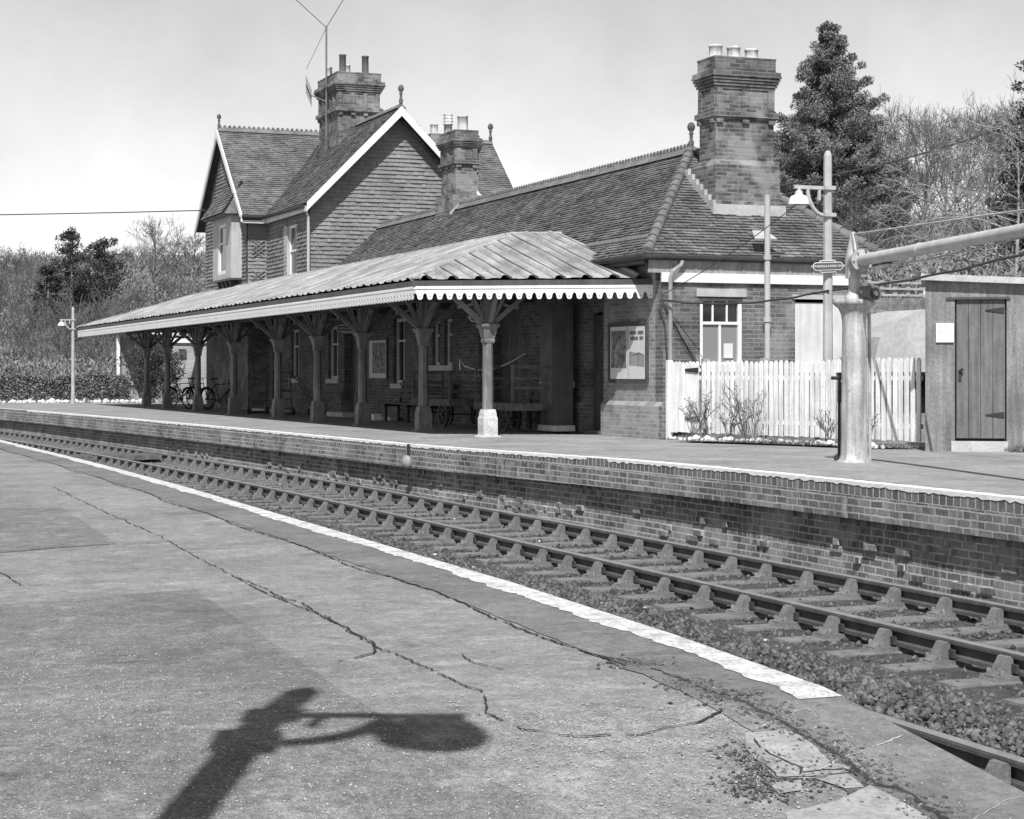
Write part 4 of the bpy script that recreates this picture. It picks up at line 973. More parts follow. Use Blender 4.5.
bx_, by_ = (-1.10*math.cos(TH)+2.49*math.sin(TH), 1.10*math.sin(TH)+2.49*math.cos(TH))
LN = lamp(0, 0, 5.06, 1, 'near platform lamp post behind the camera whose shadow crosses the asphalt', 0)
LN.location = (bx_, by_, zn(by_)); LN.rotation_euler = (0, 0, -TH)
# --- station totem signs
def totem(c, yaw, w, label, tilt=0.0, hang=0, body=True):
    t = empty('station_sign', c, label, 'station sign', 'station name signs')
    X = Vector((math.cos(yaw), math.sin(yaw), math.sin(tilt))).normalized(); Z = Vector((-math.sin(tilt)*math.cos(yaw), -math.sin(tilt)*math.sin(yaw), 1)).normalized(); N = X.cross(Z); c = Vector(c)
    def stadium(a, b, ext, off, m, ncap=10):
        pts = []
        for i in range(ncap+1): q = -math.pi/2+math.pi*i/ncap; pts.append((a-b+b*math.cos(q), b*math.sin(q)))
        for i in range(ncap+1): q = math.pi/2+math.pi*i/ncap; pts.append((-(a-b)+b*math.cos(q), b*math.sin(q)))
        m.prism([c+X*x+Z*z+N*off for x, z in pts], N*ext); return m
    def plate(a, h, r, ext, off, m):
        pts = []
        for cx, cz, q0 in ((a-r,h-r,0),(-(a-r),h-r,90),(-(a-r),-(h-r),180),(a-r,-(h-r),270)):
            for i in range(6): q = math.radians(q0+i*18); pts.append((cx+r*math.cos(q), cz+r*math.sin(q)))
        m.prism([c+X*x+Z*z+N*off for x, z in pts], N*ext); return m
    a = w/2
    plate(a*.56, a*.36, a*.16, .006, .0, MB()).build('back_plate', 'enamel', t)
    plate(a*.535, a*.32, a*.14, .002, .0065, MB()).build('back_field', 'sign_dark', t)
    stadium(a, a*.235, .006, .010, MB()).build('name_bar', 'enamel', t)
    nb = stadium(a*.965, a*.20, .002, .0165, MB()).build('name_field', 'sign_dark', t)
    text_mesh('lettering', 'ROTHERFIELD & MARK CROSS', a*.165, c+N*.0195, X, Z, 'enamel', nb, .001)
    if hang:
        m = MB()
        for q in (-.45, .45): m.tube([c+X*a*q+Z*a*.3, c+X*a*q+Z*(a*.3+hang)], .008, 6)
        m.build('hanger', 'black_iron', t)
    return t
totem((15.66-.08, 26.13, 2.80), 0.0-.02, .55, 'dark oval station name sign fixed on the concrete post at the fence', tilt=.05)
totem((12.75, 34.2, 2.17), -.15, .62, 'oval station name sign hanging under the canopy beside the nearest post', hang=.35)
totem((12.7, 43.4, 2.17), -.15, .62, 'oval station name sign hanging deeper under the canopy above the map poster', hang=.35)
# --- water crane
wc = empty('water_crane', (12.3, 20.0, 0), 'tall grey painted water crane column with long horizontal jib pipe', 'water crane')
cx, cy = 12.3, 20.0
MB().lathe([(.215,-.02),(.205,.015),(.18,.04),(.168,.10),(.162,.3),(.155,1.2),(.146,1.66),(.15,1.74),(.165,1.82),(.20,1.89),(.245,1.925),(.262,1.945),(.262,1.985),(.24,1.99),(.12,2.0)], (cx,cy,0), 28).build('column', 'iron_paint', wc)
MB().tube([(cx+.185,cy-.06,0),(cx+.175,cy-.06,1.85)], .022, 8).build('drain_pipe', 'iron_paint', wc)
J0 = Vector((cx+.0, cy, 2.46)); jd = Vector((-1.08, -4.5, .0)).normalized(); J1 = J0+jd*6.1+Vector((0,0,.03))
m = MB(); m.lathe([(.12,2.0),(.12,2.04),(.085,2.06),(.072,2.1),(.07,2.28)], (cx,cy,0), 16)
m.tube([(cx,cy,2.25),(cx,cy,2.33),J0+Vector((0,0,-.07)),J0+jd*.05,J0+jd*.16,J0+jd*.24], [.085,.09,.095,.10,.095,.085], 18); m.build('swivel_elbow', 'iron_paint', wc)
side = jd.cross(Vector((0,0,1))).normalized()
m = MB(); m.prism([J0-jd*.08+Vector((0,0,-.22)), J0-jd*.06+Vector((0,0,.34)), J0+jd*.0+Vector((0,0,.36)), J0+jd*.10+Vector((0,0,.14)), J0+jd*.10+Vector((0,0,-.02)), J0+jd*.02+Vector((0,0,-.2))], side*.03)
m.build('tie_bracket', 'iron_paint', wc)
Jb = J0-jd*.05; MB().tube([Jb+Vector((0,0,-.2)), Jb+Vector((0,0,.02)), Jb+Vector((.0,0,.14)), Jb+Vector((0,0,.37))], [.095,.10,.075,.03], 16).build('swivel_cap', 'iron_paint', wc)
m = MB(); m.tube([J0+jd*.24, J0+jd*.275], .135, 18); m.tube([J0+jd*.28, J0+jd*.31], .135, 18)
for q in range(6):
    a = q*math.pi/3; o = side*math.cos(a)*.11+Vector((0,0,1))*math.sin(a)*.11; m.tube([J0+jd*.22+o, J0+jd*.335+o], .014, 6)
m.build('flange', 'iron_paint', wc)
MB().tube([J0+jd*.3, J0+jd*2.3, J0+jd*2.32, J0+jd*5.9, J1], [.072,.068,.068,.064,.064], 18).build('jib', 'jib_paint', wc)
m = MB(); m.tube([J0+jd*2.28, J0+jd*2.33], .074, 18); m.tube([J1-jd*.02, J1+jd*.12-Vector((0,0,.12)), J1+jd*.14-Vector((0,0,.9))], [.064,.075,.07], 14); m.build('jib_end', 'jib_paint', wc)
MB().tube([J0+Vector((0,0,.34))-jd*.03, J0+jd*5.9+Vector((0,0,.17))], .011, 6).build('tie_rod', 'lamp_concrete', wc)
m = MB(); hb = Vector((cx+.11, cy-.22, 2.06)); hd = Vector((.15, -.98, 0)).normalized(); hs = Vector((.98,.15,0))
ring = []
m2 = MB(); N_ = 20
pr = [(.045,-.05),(.10,-.05),(.112,-.03),(.112,.03),(.10,.05),(.045,.05)]
m2.tube([hb-hd*.06, hb+hd*.06], .105, 24); cpl = m2.build('counter_pulley', 'chair_iron', wc)
MB().tube([hb+hd*.061, hb+hd*.066], .075, 20).build('pulley_recess', 'black_iron', cpl); MB().tube([hb+hd*.067, hb+hd*.09], .03, 12).build('pulley_boss', 'chair_iron', cpl)
MB().bar((cx,cy,2.02), hb+Vector((0,0,-.08)), .06, .05).build('pulley_arm', 'iron_paint', wc)
MB().tube([J0+jd*.3-Vector((0,0,.14))+side*.02, J0+jd*.9-Vector((0,0,.10)), J0+jd*2.5-Vector((0,0,.13)), J0+jd*4-Vector((0,0,.10)), J0+jd*5.9-Vector((0,0,.05))], .008, 5).build('drain_chain', 'lamp_concrete', wc)
vv = empty('valve_stand', (12.42, 20.55, 0), 'thin dark valve rod with cross handle beside the crane column', 'valve')
m = MB(); m.tube([(12.42,20.55,0),(12.42,20.55,1.03)], .022, 8); m.lathe([(.07,0),(.06,.04),(.03,.08)], (12.42,20.55,0), 10); m.build('rod', 'black_iron', vv)
m = MB(); m.tube([(12.30,20.53,1.03),(12.66,20.57,1.03)], .022, 8); m.tube([(12.42,20.55,1.0),(12.42,20.55,1.1)], .03, 8); m.build('handle', 'black_iron', vv)
MB().box(12.42, 12.54, 20.5, 20.6, .72, .98).build('valve_box', 'black_iron', vv)
# --- picket fence and gate
FA, FB = Vector((14.34, 29.33, 0)), Vector((15.75, 23.75, 0)); fd = (FB-FA).normalized(); FL = (FB-FA).length; fn = Vector((-fd.y, fd.x, 0))
if fn.dot(Vector((-1,-1,0))) < 0: fn = -fn
def picket(m, u, w, z0, z1, off=0.0):
    c = FA+fd*u+fn*off; a = c-fd*w/2; b = c+fd*w/2; m.prism([a+Vector((0,0,z0)), b+Vector((0,0,z0)), b+Vector((0,0,z1-.045)), c+fd*w*.2+Vector((0,0,z1)), c-fd*w*.2+Vector((0,0,z1)), a+Vector((0,0,z1-.045))], fn*.022)
def fence_run(name, label, cat, u0, u1, z0=.07, ztop=1.29, gate=False, pitch=.118):
    t = empty(name, FA+fd*u0, label, cat); n = int((u1-u0)/pitch); m = MB()
    pk = []
    for i in range(n+1):
        u = u0+.04+(u1-u0-.08)*i/n; mm = MB(); zt = ztop+random.uniform(-.012,.012)
        picket(mm, u+random.uniform(-.006,.006), .078, z0+random.uniform(0,.02), zt+.04*smooth((u-3)/3)); mm.build('picket', 'picket_paint', t)
    for z in (.3, 1.02): m.bar(FA+fd*u0-fn*.03+Vector((0,0,z)), FA+fd*u1-fn*.03+Vector((0,0,z)), .04, .07)
    m.build('fence_rail', 'picket_paint', t); return t
UG = .78
g = fence_run('picket_gate', 'white picket gate with dark hinges next to the brick corner', 'gate', .06, UG, gate=True, pitch=.098)
m = MB(); m.bar(FA+fd*.1+Vector((0,0,.32))-fn*.03, FA+fd*(UG-.05)+Vector((0,0,1.0))-fn*.03, .03, .06); m.build('brace', 'picket_paint', g)
for z in (.30, 1.12):
    m = MB(); m.prism([FA+fd*(UG-.32)+fn*.03+Vector((0,0,z)), FA+fd*(UG+.02)+fn*.03+Vector((0,0,z-.02)), FA+fd*(UG+.02)+fn*.03+Vector((0,0,z+.07)), FA+fd*(UG-.32)+fn*.03+Vector((0,0,z+.05))], fn*.012); m.build('hinge', 'black_iron', g)
m = MB(); m.bar(FA+fd*.0+Vector((0,0,-.05)), FA+fd*.0+Vector((0,0,1.32)), .09, .09, up=(1,0,0)); m.build('gate_post', 'picket_paint', g)
f = fence_run('picket_fence', 'white picket fence running from the gate towards the rendered hut', 'fence', UG+.1, FL)
for u in (UG+.06, 2.3, 4.1):
    m = MB(); m.bar(FA+fd*u-fn*.09+Vector((0,0,-.05)), FA+fd*u-fn*.09+Vector((0,0,1.34)), .11, .11, up=(1,0,0)); m.build('fence_post', 'post_wood', f)
# --- rendered hut
ht = empty('rendered_hut', (15.19, 22.8, 0), 'grey rendered lamp hut with flat slab roof and boarded door', 'hut')
HX0, HX1, HY0, HY1 = 15.19, 18.2, 22.8, 25.0
m = MB(); DX0, DX1 = 15.6, 16.31
m.box(HX0, DX0-.0, HY0, HY0+.15, -.05, 2.40); m.box(DX1, HX1, HY0, HY0+.15, -.05, 2.38); m.box(DX0, DX1, HY0, HY0+.15, 2.14, 2.39); m.box(HX0, HX0+.15, HY0+.15, HY1, -.05, 2.4); m.box(HX1-.15, HX1, HY0+.15, HY1, -.05, 2.3); m.box(HX0+.15, HX1-.15, HY1-.15, HY1, -.05, 2.35)
m.build('wall', 'hut_render', ht)
m = MB(); m.prism([(HX0-.06,HY0-.13,2.415),(HX0-.06,HY0-.13,2.505),(HX1+.1,HY0-.13,2.345),(HX1+.1,HY0-.13,2.255)], (0,HY1-HY0+.25,0)); m.build('roof_slab', 'hut_slab', ht)
m = MB(); m.box(HX0+.001, HX1, HY0-.012, HY0-.001, 2.16, 2.24) if False else m.box(DX0-.12, DX1+.05, HY0-.025, HY0-.002, 2.135, 2.17); m.build('lintel', 'dark_paint', ht)
d = MB()
for i in range(4): a = DX0+.02+i*(DX1-DX0-.04)/4; d.box(a+.003, a+(DX1-DX0-.04)/4-.003, HY0+.03, HY0+.06, .17, 2.13)
d = d.build('door', 'hut_door', ht)
for z in (.5, 1.98): MB().prism([(DX1-.03,HY0+.018,z-.045),(DX1-.03,HY0+.018,z+.045),(DX0+.42,HY0+.018,z+.008),(DX0+.42,HY0+.018,z-.008)], (0,.011,0)).build('hinge', 'black_iron', d)
m = MB(); m.box(DX0+.05, DX0+.09, HY0+.0, HY0+.03, 1.0, 1.14); m.tube([(DX0+.07,HY0-.01,1.12),(DX0+.11,HY0-.03,1.15)], .02, 6); m.build('latch', 'black_iron', d)
m = MB().box(DX0-.05, DX1+.02, HY0-.05, HY0+.02, -.02, .13); m.build('doorstep', 'hut_slab', ht)
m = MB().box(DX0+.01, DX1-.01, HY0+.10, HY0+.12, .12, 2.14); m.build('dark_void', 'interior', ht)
sg = empty('notice_sign', (15.19, 22.8, 0), 'small white square notice with faded lines left of the hut door', 'sign')
MB().box(15.34, 15.585, HY0-.03, HY0-.006, 1.53, 1.80).build('board', 'enamel', sg)
m = MB(); random.seed(4)
for z, a, b in ((1.755,15.37,15.56),(1.72,15.365,15.565),(1.69,15.37,15.55),(1.655,15.38,15.56),(1.62,15.37,15.53)):
    x = a
    while x < b: w = random.uniform(.01,.035); m.box(x, min(x+w, b), HY0-.0335, HY0-.0315, z-.006, z+.006); x += w+.008
m.build('faded_lines', 'hut_slab', sg)
HR = R(-33.9); ht.rotation_euler = (0,0,HR); sg.rotation_euler = (0,0,HR)
# --- poster boards
pb = empty('poster_board', (14.2, 30.9, 1.4), 'framed board with two posters, half in the sun, near the corner', 'poster board')
a0, a1, z0, z1 = 30.12, 31.66, .97, 1.96; X0 = P0-.001
m = MB(); m.box(X0-.05, X0, a0-.06, a1+.06, z0-.05, z0-.001); m.box(X0-.05, X0, a0-.06, a1+.06, z1+.001, z1+.06); m.box(X0-.05, X0, a0-.06, a0-.001, z0, z1); m.box(X0-.05, X0, a1+.001, a1+.06, z0, z1); m.box(X0-.03, X0, a0, a1, z0, z1)
m.build('frame', 'dark_paint', pb)
mid = (a0+a1)/2-.02
MB().box(X0-.036, X0-.031, mid+.02, a1-.02, z0+.02, z1-.02).build('poster', 'paper', pb)
pr_ = MB().box(X0-.036, X0-.031, a0+.02, mid-.01, z0+.02, z1-.02).build('poster', 'paper', pb)
MB().box(X0-.040, X0-.037, mid+.06, a1-.06, z0+.22, z1-.09).build('poster_picture', 'poster_art', pb)
m = MB(); m.box(X0-.043, X0-.0405, mid+.12, a1-.1, z1-.18, z1-.11); m.build('poster_heading', 'chair_iron', pb)
m = MB(); m.add([(X0-.0385,a0+.05,z0+.24),(X0-.0385,a0+.05,z0+.45),(X0-.0385,mid-.05,z0+.52),(X0-.0385,mid-.05,z0+.27)], [(0,1,2,3)]); m.build('poster_picture', 'cove_board', pb)
m = MB(); m.prism([(X0-.037,a0+.08,z0+.46),(X0-.037,a0+.3,z0+.50),(X0-.037,mid-.12,z0+.44),(X0-.037,a0+.3,z0+.455)], (-.004,0,0))
for z, segs in ((z1-.17, ((.08,.36),(.42,.66))), (z1-.27, ((.12,.44),(.5,.66)))):
    for q0, q1 in segs: m.box(X0-.04, X0-.037, mid-q1, mid-q0, z, z+.06)
m.build('poster_heading', 'chair_iron', pb)
mp = empty('poster_board', (14.2, 46.1, 1.4), 'single pale map poster in a dark frame deep under the canopy', 'poster board')
m = MB(); m.box(X0-.05, X0, 45.3, 46.88, .92, 2.0); m.build('frame', 'dark_paint', mp)
MB().box(X0-.056, X0-.051, 45.38, 46.8, .98, 1.94).build('poster', 'paper', mp); MB().box(X0-.06, X0-.057, 45.42, 46.5, 1.1, 1.88).build('poster_picture', 'poster_art', mp)
for y, z, lab in ((44.6,2.0,None),): pass
# --- dark timber cabinet
cb_ = empty('platform_cabinet', (13.7, 32.3, 0), 'tall dark timber cabinet on a pale base under the canopy end', 'cabinet')
MB().box(13.7, 14.1, 33.0, 33.7, .10, 2.42).build('cabinet_body', 'dark_paint', cb_); MB().box(13.67, 14.13, 32.97, 33.73, -.01, .099).build('cabinet_base', 'stone_sill', cb_)
m = MB(); m.box(13.685, 13.698, 33.05, 33.65, .15, 2.38); m.box(13.75, 14.05, 32.985, 32.998, .15, 2.38); m.build('cabinet_door', 'dark_paint', cb_); MB().lathe([(.001,-.02),(.03,0),(.001,.02)], (13.68,33.6,.92), 8).build('knob', 'enamel', cb_)
# --- bench
bn = empty('bench', (13.7, 41.7, 0), 'dark slatted station bench against the wall under the window pair', 'bench')
def bench(t, x, y0, y1, z=0):
    m = MB()
    for i in range(4): m.box(x+i*.11, x+i*.11+.09, y0, y1, z+.42, z+.455)
    m.build('seat', 'old_wood', t); m = MB()
    for i in range(3): m.box(x+.43+i*.02, x+.46+i*.02, y0, y1, z+.56+i*.14, z+.66+i*.14)
    m.build('backrest', 'old_wood', t)
    for y in (y0+.15, (y0+y1)/2-.03, y1-.2):
        m = MB(); m.box(x+.02, x+.08, y, y+.06, z, z+.42); m.box(x+.34, x+.40, y, y+.06, z, z+.42); m.bar((x+.40,y+.03,z+.40), (x+.52,y+.03,z+.98), .06, .05, up=(0,1,0)); m.box(x, x+.42, y, y+.06, z+.36, z+.42); m.build('leg', 'black_iron', t)
bench(bn, 13.62, 39.9, 43.7, zf(41))
b2 = empty('bench', (13.7, 34.6, 0), 'slatted bench partly hidden behind the tall dark cabinet', 'bench'); bench(b2, 13.66, 33.2, 35.3, 0)
tag(bn, group='platform benches'); tag(b2, group='platform benches')
# --- four-wheeled platform trolleys
def wheel(m, c, r, axis, n=16, w=.05, spokes=8):
    c = Vector(c); ax = Vector(axis).normalized(); u = ax.cross(Vector((0,0,1))).normalized(); v = Vector((0,0,1))
    pts = [c+u*math.cos(2*math.pi*i/n)*r+v*math.sin(2*math.pi*i/n)*r for i in range(n)]
    for i in range(n): m.bar(pts[i], pts[(i+1)%n], w, .045, up=ax.cross(pts[(i+1)%n]-pts[i]))
    for i in range(spokes): q = 2*math.pi*i/spokes; m.bar(c, c+u*math.cos(q)*r+v*math.sin(q)*r, .03, .03, up=ax)
    m.tube([c-ax*.06, c+ax*.06], .045, 8)
def trolley(x0, x1, y0, y1, label, zd=.52, r=.25, high=1.15):
    t = empty('platform_trolley', ((x0+x1)/2,(y0+y1)/2,0), label, 'luggage trolley', 'luggage trolleys under the canopy')
    m = MB(); n = 6
    for i in range(n): a = x0+(x1-x0)*i/n; m.box(a+.005, a+(x1-x0)/n-.005, y0, y1, zd, zd+.04)
    m.build('deck', 'old_wood', t); m = MB(); m.box(x0, x0+.07, y0, y1, zd-.1, zd-.001); m.box(x1-.07, x1, y0, y1, zd-.1, zd-.001); m.box(x0+.07, x1-.07, y0, y0+.08, zd-.1, zd-.001); m.box(x0+.07, x1-.07, y1-.08, y1, zd-.1, zd-.001); m.build('frame', 'old_wood', t)
    for y in (y0+.03, y1-.09):
        m = MB(); m.box(x0+.02, x0+.07, y, y+.05, zd+.04, high); m.box(x1-.07, x1-.02, y, y+.05, zd+.04, high)
        for z in (high-.06, high-.28, high-.46): m.box(x0+.07, x1-.07, y+.01, y+.04, z, z+.05)
        m.build('end_rail', 'old_wood', t)
    for y in (y0+.4, y1-.4):
        for x in (x0+.02, x1-.02):
            m = MB(); wheel(m, (x, y, r), r, (1,0,0)); m.build('wheel', 'black_iron', t)
        MB().tube([(x0,y,r),(x1,y,r)], .02, 6).build('axle', 'black_iron', t)
    return t
trolley(12.75, 13.5, 36.3, 38.8, 'dark luggage trolley with spoked wheels in front of the wall bench')
trolley(12.95, 13.75, 33.3, 35.4, 'high railed luggage trolley behind the nearest canopy post', .48, .2, 1.25)
# --- sack trucks
def sack(x, y, lean, yaw, label, h=1.35):
    t = empty('sack_truck', (0,0,0), label, 'sack truck', 'sack trucks under the canopy')
    m = MB()
    for sx in (-.2, .2): m.tube([(sx,0,.05),(sx,0,h-.2),(sx,.05,h-.05),(sx,.14,h)], .022, 6)
    for i in range(5): z = .2+i*(h-.5)/4; m.bar((-.2,0,z),(.2,0,z), .04, .03)
    m.build('frame', 'old_wood', t); m = MB().box(-.2,.2,-.22,-.0,.03,.05); m.build('toe_plate', 'black_iron', t)
    for sx in (-.26, .26): m = MB(); wheel(m, (sx,.06,.11), .11, (1,0,0), 10, .03, 5); m.build('wheel', 'black_iron', t)
    t.location = (x, y, zf(y)); t.rotation_euler = (lean, 0, yaw); return t
sack(12.9, 50.2, -.10, .3, 'tall sack truck standing upright between two canopy posts', 1.5)
sack(12.6, 52.2, -.25, -.4, 'sack truck leaning beside the canopy post left of the upright one', 1.45)
sack(14.0, 50.9, -.5, 1.57, 'black sack truck tilted steeply against the brick wall', 1.3)
# --- bicycles
def bicycle(x, y, yaw, label):
    t = empty('bicycle', (0,0,0), label, 'bicycle', 'bicycles left under the canopy')
    for wx, nm in ((-.53,'rear'), (.53,'front')):
        m = MB(); r = .33; pts = [(wx+r*math.cos(a), 0, .345+r*math.sin(a)) for a in [i*math.pi/12 for i in range(25)]]; m.tube(pts, .02, 6, cap=False)
        for i in range(10): a = i*math.pi*2/10; m.tube([(wx,0,.345),(wx+r*math.cos(a),0,.345+r*math.sin(a))], .004, 3, cap=False)
        m.tube([(wx,-.05,.345),(wx,.05,.345)], .025, 6)
        m.build('wheel', 'black_iron', t)
        m = MB(); pts = [(wx+.36*math.cos(a), 0, .345+.36*math.sin(a)) for a in [math.pi*(.15+i*.07) for i in range(11)]]; m.tube(pts, .025, 5); m.build('mudguard', 'black_iron', t)
    m = MB(); T = .017
    bb, st, hd_, hb = (-.05,0,.30), (-.2,0,.80), (.36,0,.83), (.40,0,.70)
    for a, b in ((bb,st),(st,hd_),(bb,hb),(hd_,hb),(st,(-.53,0,.345)),(bb,(-.53,0,.345)),(hb,(.53,0,.345))): m.tube([a,b], T, 6)
    m.tube([st,(-.23,0,.95)], .014, 6); m.tube([hd_,(.33,0,1.0)], .014, 6); m.build('frame', 'black_iron', t)
    m = MB(); m.tube([(.20,-.27,.98),(.33,-.2,1.02),(.36,0,1.01),(.33,.2,1.02),(.20,.27,.98)], .014, 6); m.build('handlebar', 'lamp_concrete', t)
    m = MB(); m.prism([(-.36,-.08,.96),(-.36,.08,.96),(-.12,.03,.97),(-.08,0,.97),(-.12,-.03,.97)], (0,0,.05)); m.build('saddle', 'black_iron', t)
    m = MB(); m.tube([(-.05,-.03,.30),(-.05,.03,.30)], .085, 12); m.tube([(-.05,.05,.3),(.05,.05,.16)], .012, 5); m.tube([(-.05,-.05,.3),(-.15,-.05,.44)], .012, 5); m.build('chainset', 'chair_iron', t)
    t.location = (x, y, zf(y)); t.rotation_euler = (R(-4), 0, yaw)
bicycle(12.75, 63.6, .55, 'black bicycle with pale handlebar parked between the two farthest posts')
bicycle(13.1, 59.2, .35, 'dark bicycle leaning in shadow nearer the sack trucks')
bicycle(12.75, 61.0, .75, 'bicycle half hidden behind the third post from the far end')
# --- smaller things under the canopy
def box_thing(name, label, cat, x0, x1, y0, y1, z0, z1, matn): 
    o = MB(); b = .012
    o.add([(x0,y0,z0),(x1,y0,z0),(x1,y1,z0),(x0,y1,z0),(x0,y0,z1-b),(x1,y0,z1-b),(x1,y1,z1-b),(x0,y1,z1-b),(x0+b,y0+b,z1),(x1-b,y0+b,z1),(x1-b,y1-b,z1),(x0+b,y1-b,z1)],
          [(0,3,2,1),(0,1,5,4),(1,2,6,5),(2,3,7,6),(3,0,4,7),(4,5,9,8),(5,6,10,9),(6,7,11,10),(7,4,8,11),(8,9,10,11)])
    return o.build(name, matn, None, label, cat)
box_thing('doorstep', 'pale stone doorstep below the dark doorway behind the fourth post', 'step', 13.85, 14.24, 47.9, 49.5, -.08, .06, 'stone_sill')
box_thing('doorstep', 'low pale kerb stone at the foot of the far end wall', 'step', 13.7, 14.2, 54.3, 57.6, -.08, .02, 'lamp_concrete')
box_thing('fire_bucket', 'small white box on the floor near the map poster', 'box', 13.6, 13.78, 44.3, 44.5, -.06, .1, 'enamel').name = 'floor_box'
box_thing('stone_slab', 'pale flat slab lying against the wall near the bench', 'slab', 13.9, 14.15, 43.9, 45.4, -.06, .03, 'stone_sill')
tag(MB().tube([(14.28,35.9,1.5),(13.9,36.0,1.28),(13.6,36.1,1.17),(13.3,36.15,1.16),(13.05,36.2,1.24),(12.95,36.2,1.40),(12.97,36.25,1.17)], .014, 6).build('hanging_hose', 'enamel'), 'thin white hose hanging in a curve above the luggage trolley', 'hose')
tag(MB().tube([(14.2,32.9+.5,1.95),(14.2,33.36,1.8),(14.2,33.38,1.3)], .012, 6).build('wall_conduit', 'lamp_concrete'), 'thin pale conduit curving down the wall beside the cabinet', 'conduit')
# --- rose bed: edging stones and bare bushes in front of the fence
random.seed(8)
sb_mesh = []
for k in range(4):
    m = MB(); n = 7; pr = [(random.uniform(.8,1), 0), (1, .35), (random.uniform(.7,.9), .75), (.25, 1.0)]
    vs = []
    for r, z in pr:
        for j in range(n): a = 2*math.pi*j/n; q = r*random.uniform(.8,1.15); vs.append((.085*q*math.cos(a), .06*q*math.sin(a), .085*z*random.uniform(.85,1.1)))
    m.add(vs, [(i*n+j, i*n+(j+1)%n, (i+1)*n+(j+1)%n, (i+1)*n+j) for i in range(3) for j in range(n)]); m.add(vs[-n:], [tuple(range(n))])
    o = m.build('edging_stone', 'edging_stone'); sb_mesh.append(o)
for k, o in enumerate(sb_mesh): o.location = (0,0,-50)
def stone_at(x, y, z, i, label, group, s=1.0):
    src = sb_mesh[i % 4]; o = src if src.location.z < -40 and not src.get('label') else src.copy()
    if o is not src: C.objects.link(o)
    o.location = (x, y, z); o.rotation_euler = (0, 0, random.uniform(0, 6)); q = s*random.uniform(.6, 1.35); o.scale = (q, q, q*random.uniform(.7,1.1)); tag(o, label, 'stone', group)
i = 0
for k in range(46):
    u = .9+k*.105+random.uniform(-.03,.03); w = .62+.12*math.sin(u*1.3)+random.uniform(-.05,.05); p = FA+fd*u+fn*w; stone_at(p.x, p.y, -.01, i, 'pale rough stone edging the rose bed, %s along from the gate' % ordinal(k+1), 'stones edging the rose bed', .75); i += 1
for k in range(60):
    x = 4.5+k*.165+random.uniform(-.05,.05); y = 75.2+.25*math.sin(k*.5)+(10.5-x)*.15+random.uniform(-.15,.15); stone_at(x, y, -.05, i, 'pale stone in front of the clipped hedge, %s from its left end' % ordinal(k+1), 'stones edging the hedge', 1.5); i += 1
for k in range(9): stone_at(16.35+k*.12, 21.75-k*.085+.02*(k%3), -.01, i, 'pale stone by the hut foot, %s to the right of its door' % ordinal(k+1), 'stones by the hut', .8); i += 1
m = MB(); vs = []
pts = [FA+fd*u+fn*w for u, w in ((.85,.6),(1.5,.72),(2.5,.68),(3.5,.6),(4.5,.7),(5.6,.5),(5.7,.0),(.85,.0))]
m.add([(p.x, p.y, .012) for p in pts], [tuple(range(len(pts)))]); m.build('rose_bed_soil', 'earth', kind='structure')
# the television aerial and its guys
ta = empty('tv_aerial', (16.2, 56.9, 9), 'thin television aerial mast strapped to the tall house chimney', 'aerial')
MB().tube([(16.12,57.6,8.6),(16.12,57.6,12.1)], .03, 6).build('mast', 'chair_iron', ta)
m = MB(); m.tube([(16.12,57.6,9.7),(15.7,58.0,9.95)], .02, 5); m.tube([(15.9,58.6,9.95),(15.3,57.0,10.1)], .018, 5)
for i in range(6): t_ = i/5.; p = Vector((15.9,58.6,9.95)).lerp(Vector((15.3,57.0,10.1)), t_); m.tube([p-Vector((0,0,.28)), p+Vector((0,0,.28))], .01, 4)
m.build('yagi_array', 'chair_iron', ta)
tag(MB().tube([(16.12,57.6,12.05),(12.6,60.6,16.2)], .012, 4).build('guy_wire', 'wire'), 'left sloping thin wire rising from the aerial mast top', 'wire', 'wires at the mast')
tag(MB().tube([(16.12,57.6,12.05),(18.6,56.0,16.6)], .012, 4).build('guy_wire', 'wire'), 'right sloping thin wire rising from the aerial mast top', 'wire', 'wires at the mast')
tag(MB().tube([(16.12,57.6,12.05),(15.55,57.9,10.75)], .008, 4).build('guy_wire', 'wire'), 'thin wire slanting down left from the aerial mast top', 'wire', 'wires at the mast')
def cable(a, b, sag, r, label, matn='wire', n=16, wob=0):
    a, b = Vector(a), Vector(b); pts = [a.lerp(b, i/n)-Vector((0,0,sag*4*(i/n)*(1-i/n)))+Vector((0,0,wob*math.sin(i*1.9))) for i in range(n+1)]
    return tag(MB().tube(pts, r, 5).build('cable', matn), label, 'cable')
cable((14.27,29.42,2.36), (15.62,26.16,2.42), .13, .018, 'black sagging cable from the brick corner to the lamp post', wob=.008)
cable((15.70,26.16,2.42), (13.1,16.2,2.62), .10, .018, 'black cable passing behind the water crane over the hut', wob=.01)
cable((14.25,29.42,2.45), (15.18,26.26,3.85), .08, .008, 'thin dark wire rising from the brick corner to the lamp shade')
cable((13.42,63.05,6.62), (-28,86,7.7), .45, .02, 'long telephone wire leaving the house gable to the left')
cable((17.9,33.0,4.7), (44,58,11), .3, .025, 'dark overhead wire passing before the trees on the right')
tag(MB().tube([(14.27,29.6,2.3),(14.3,29.42,1.95),(14.33,29.4,1.4)], .015, 5).build('cable', 'wire'), 'short black cable hanging down the sunlit brick corner', 'cable')
tag(MB().tube([(14.3,29.40,2.25),(14.7,29.41,1.6),(15.0,29.42,1.2)], .007, 4).build('cable', 'wire'), 'thin slanting stay wire across the wall left of the window', 'cable')
m = MB(); m.box(9.75, 9.83, 24.9, 25.05, -.12, 0) 
db = empty('drain_spout', (9.6, 28.8, -.4), 'pale stone spout standing out of the platform wall', 'drain'); e_ = far_edge(28.8)
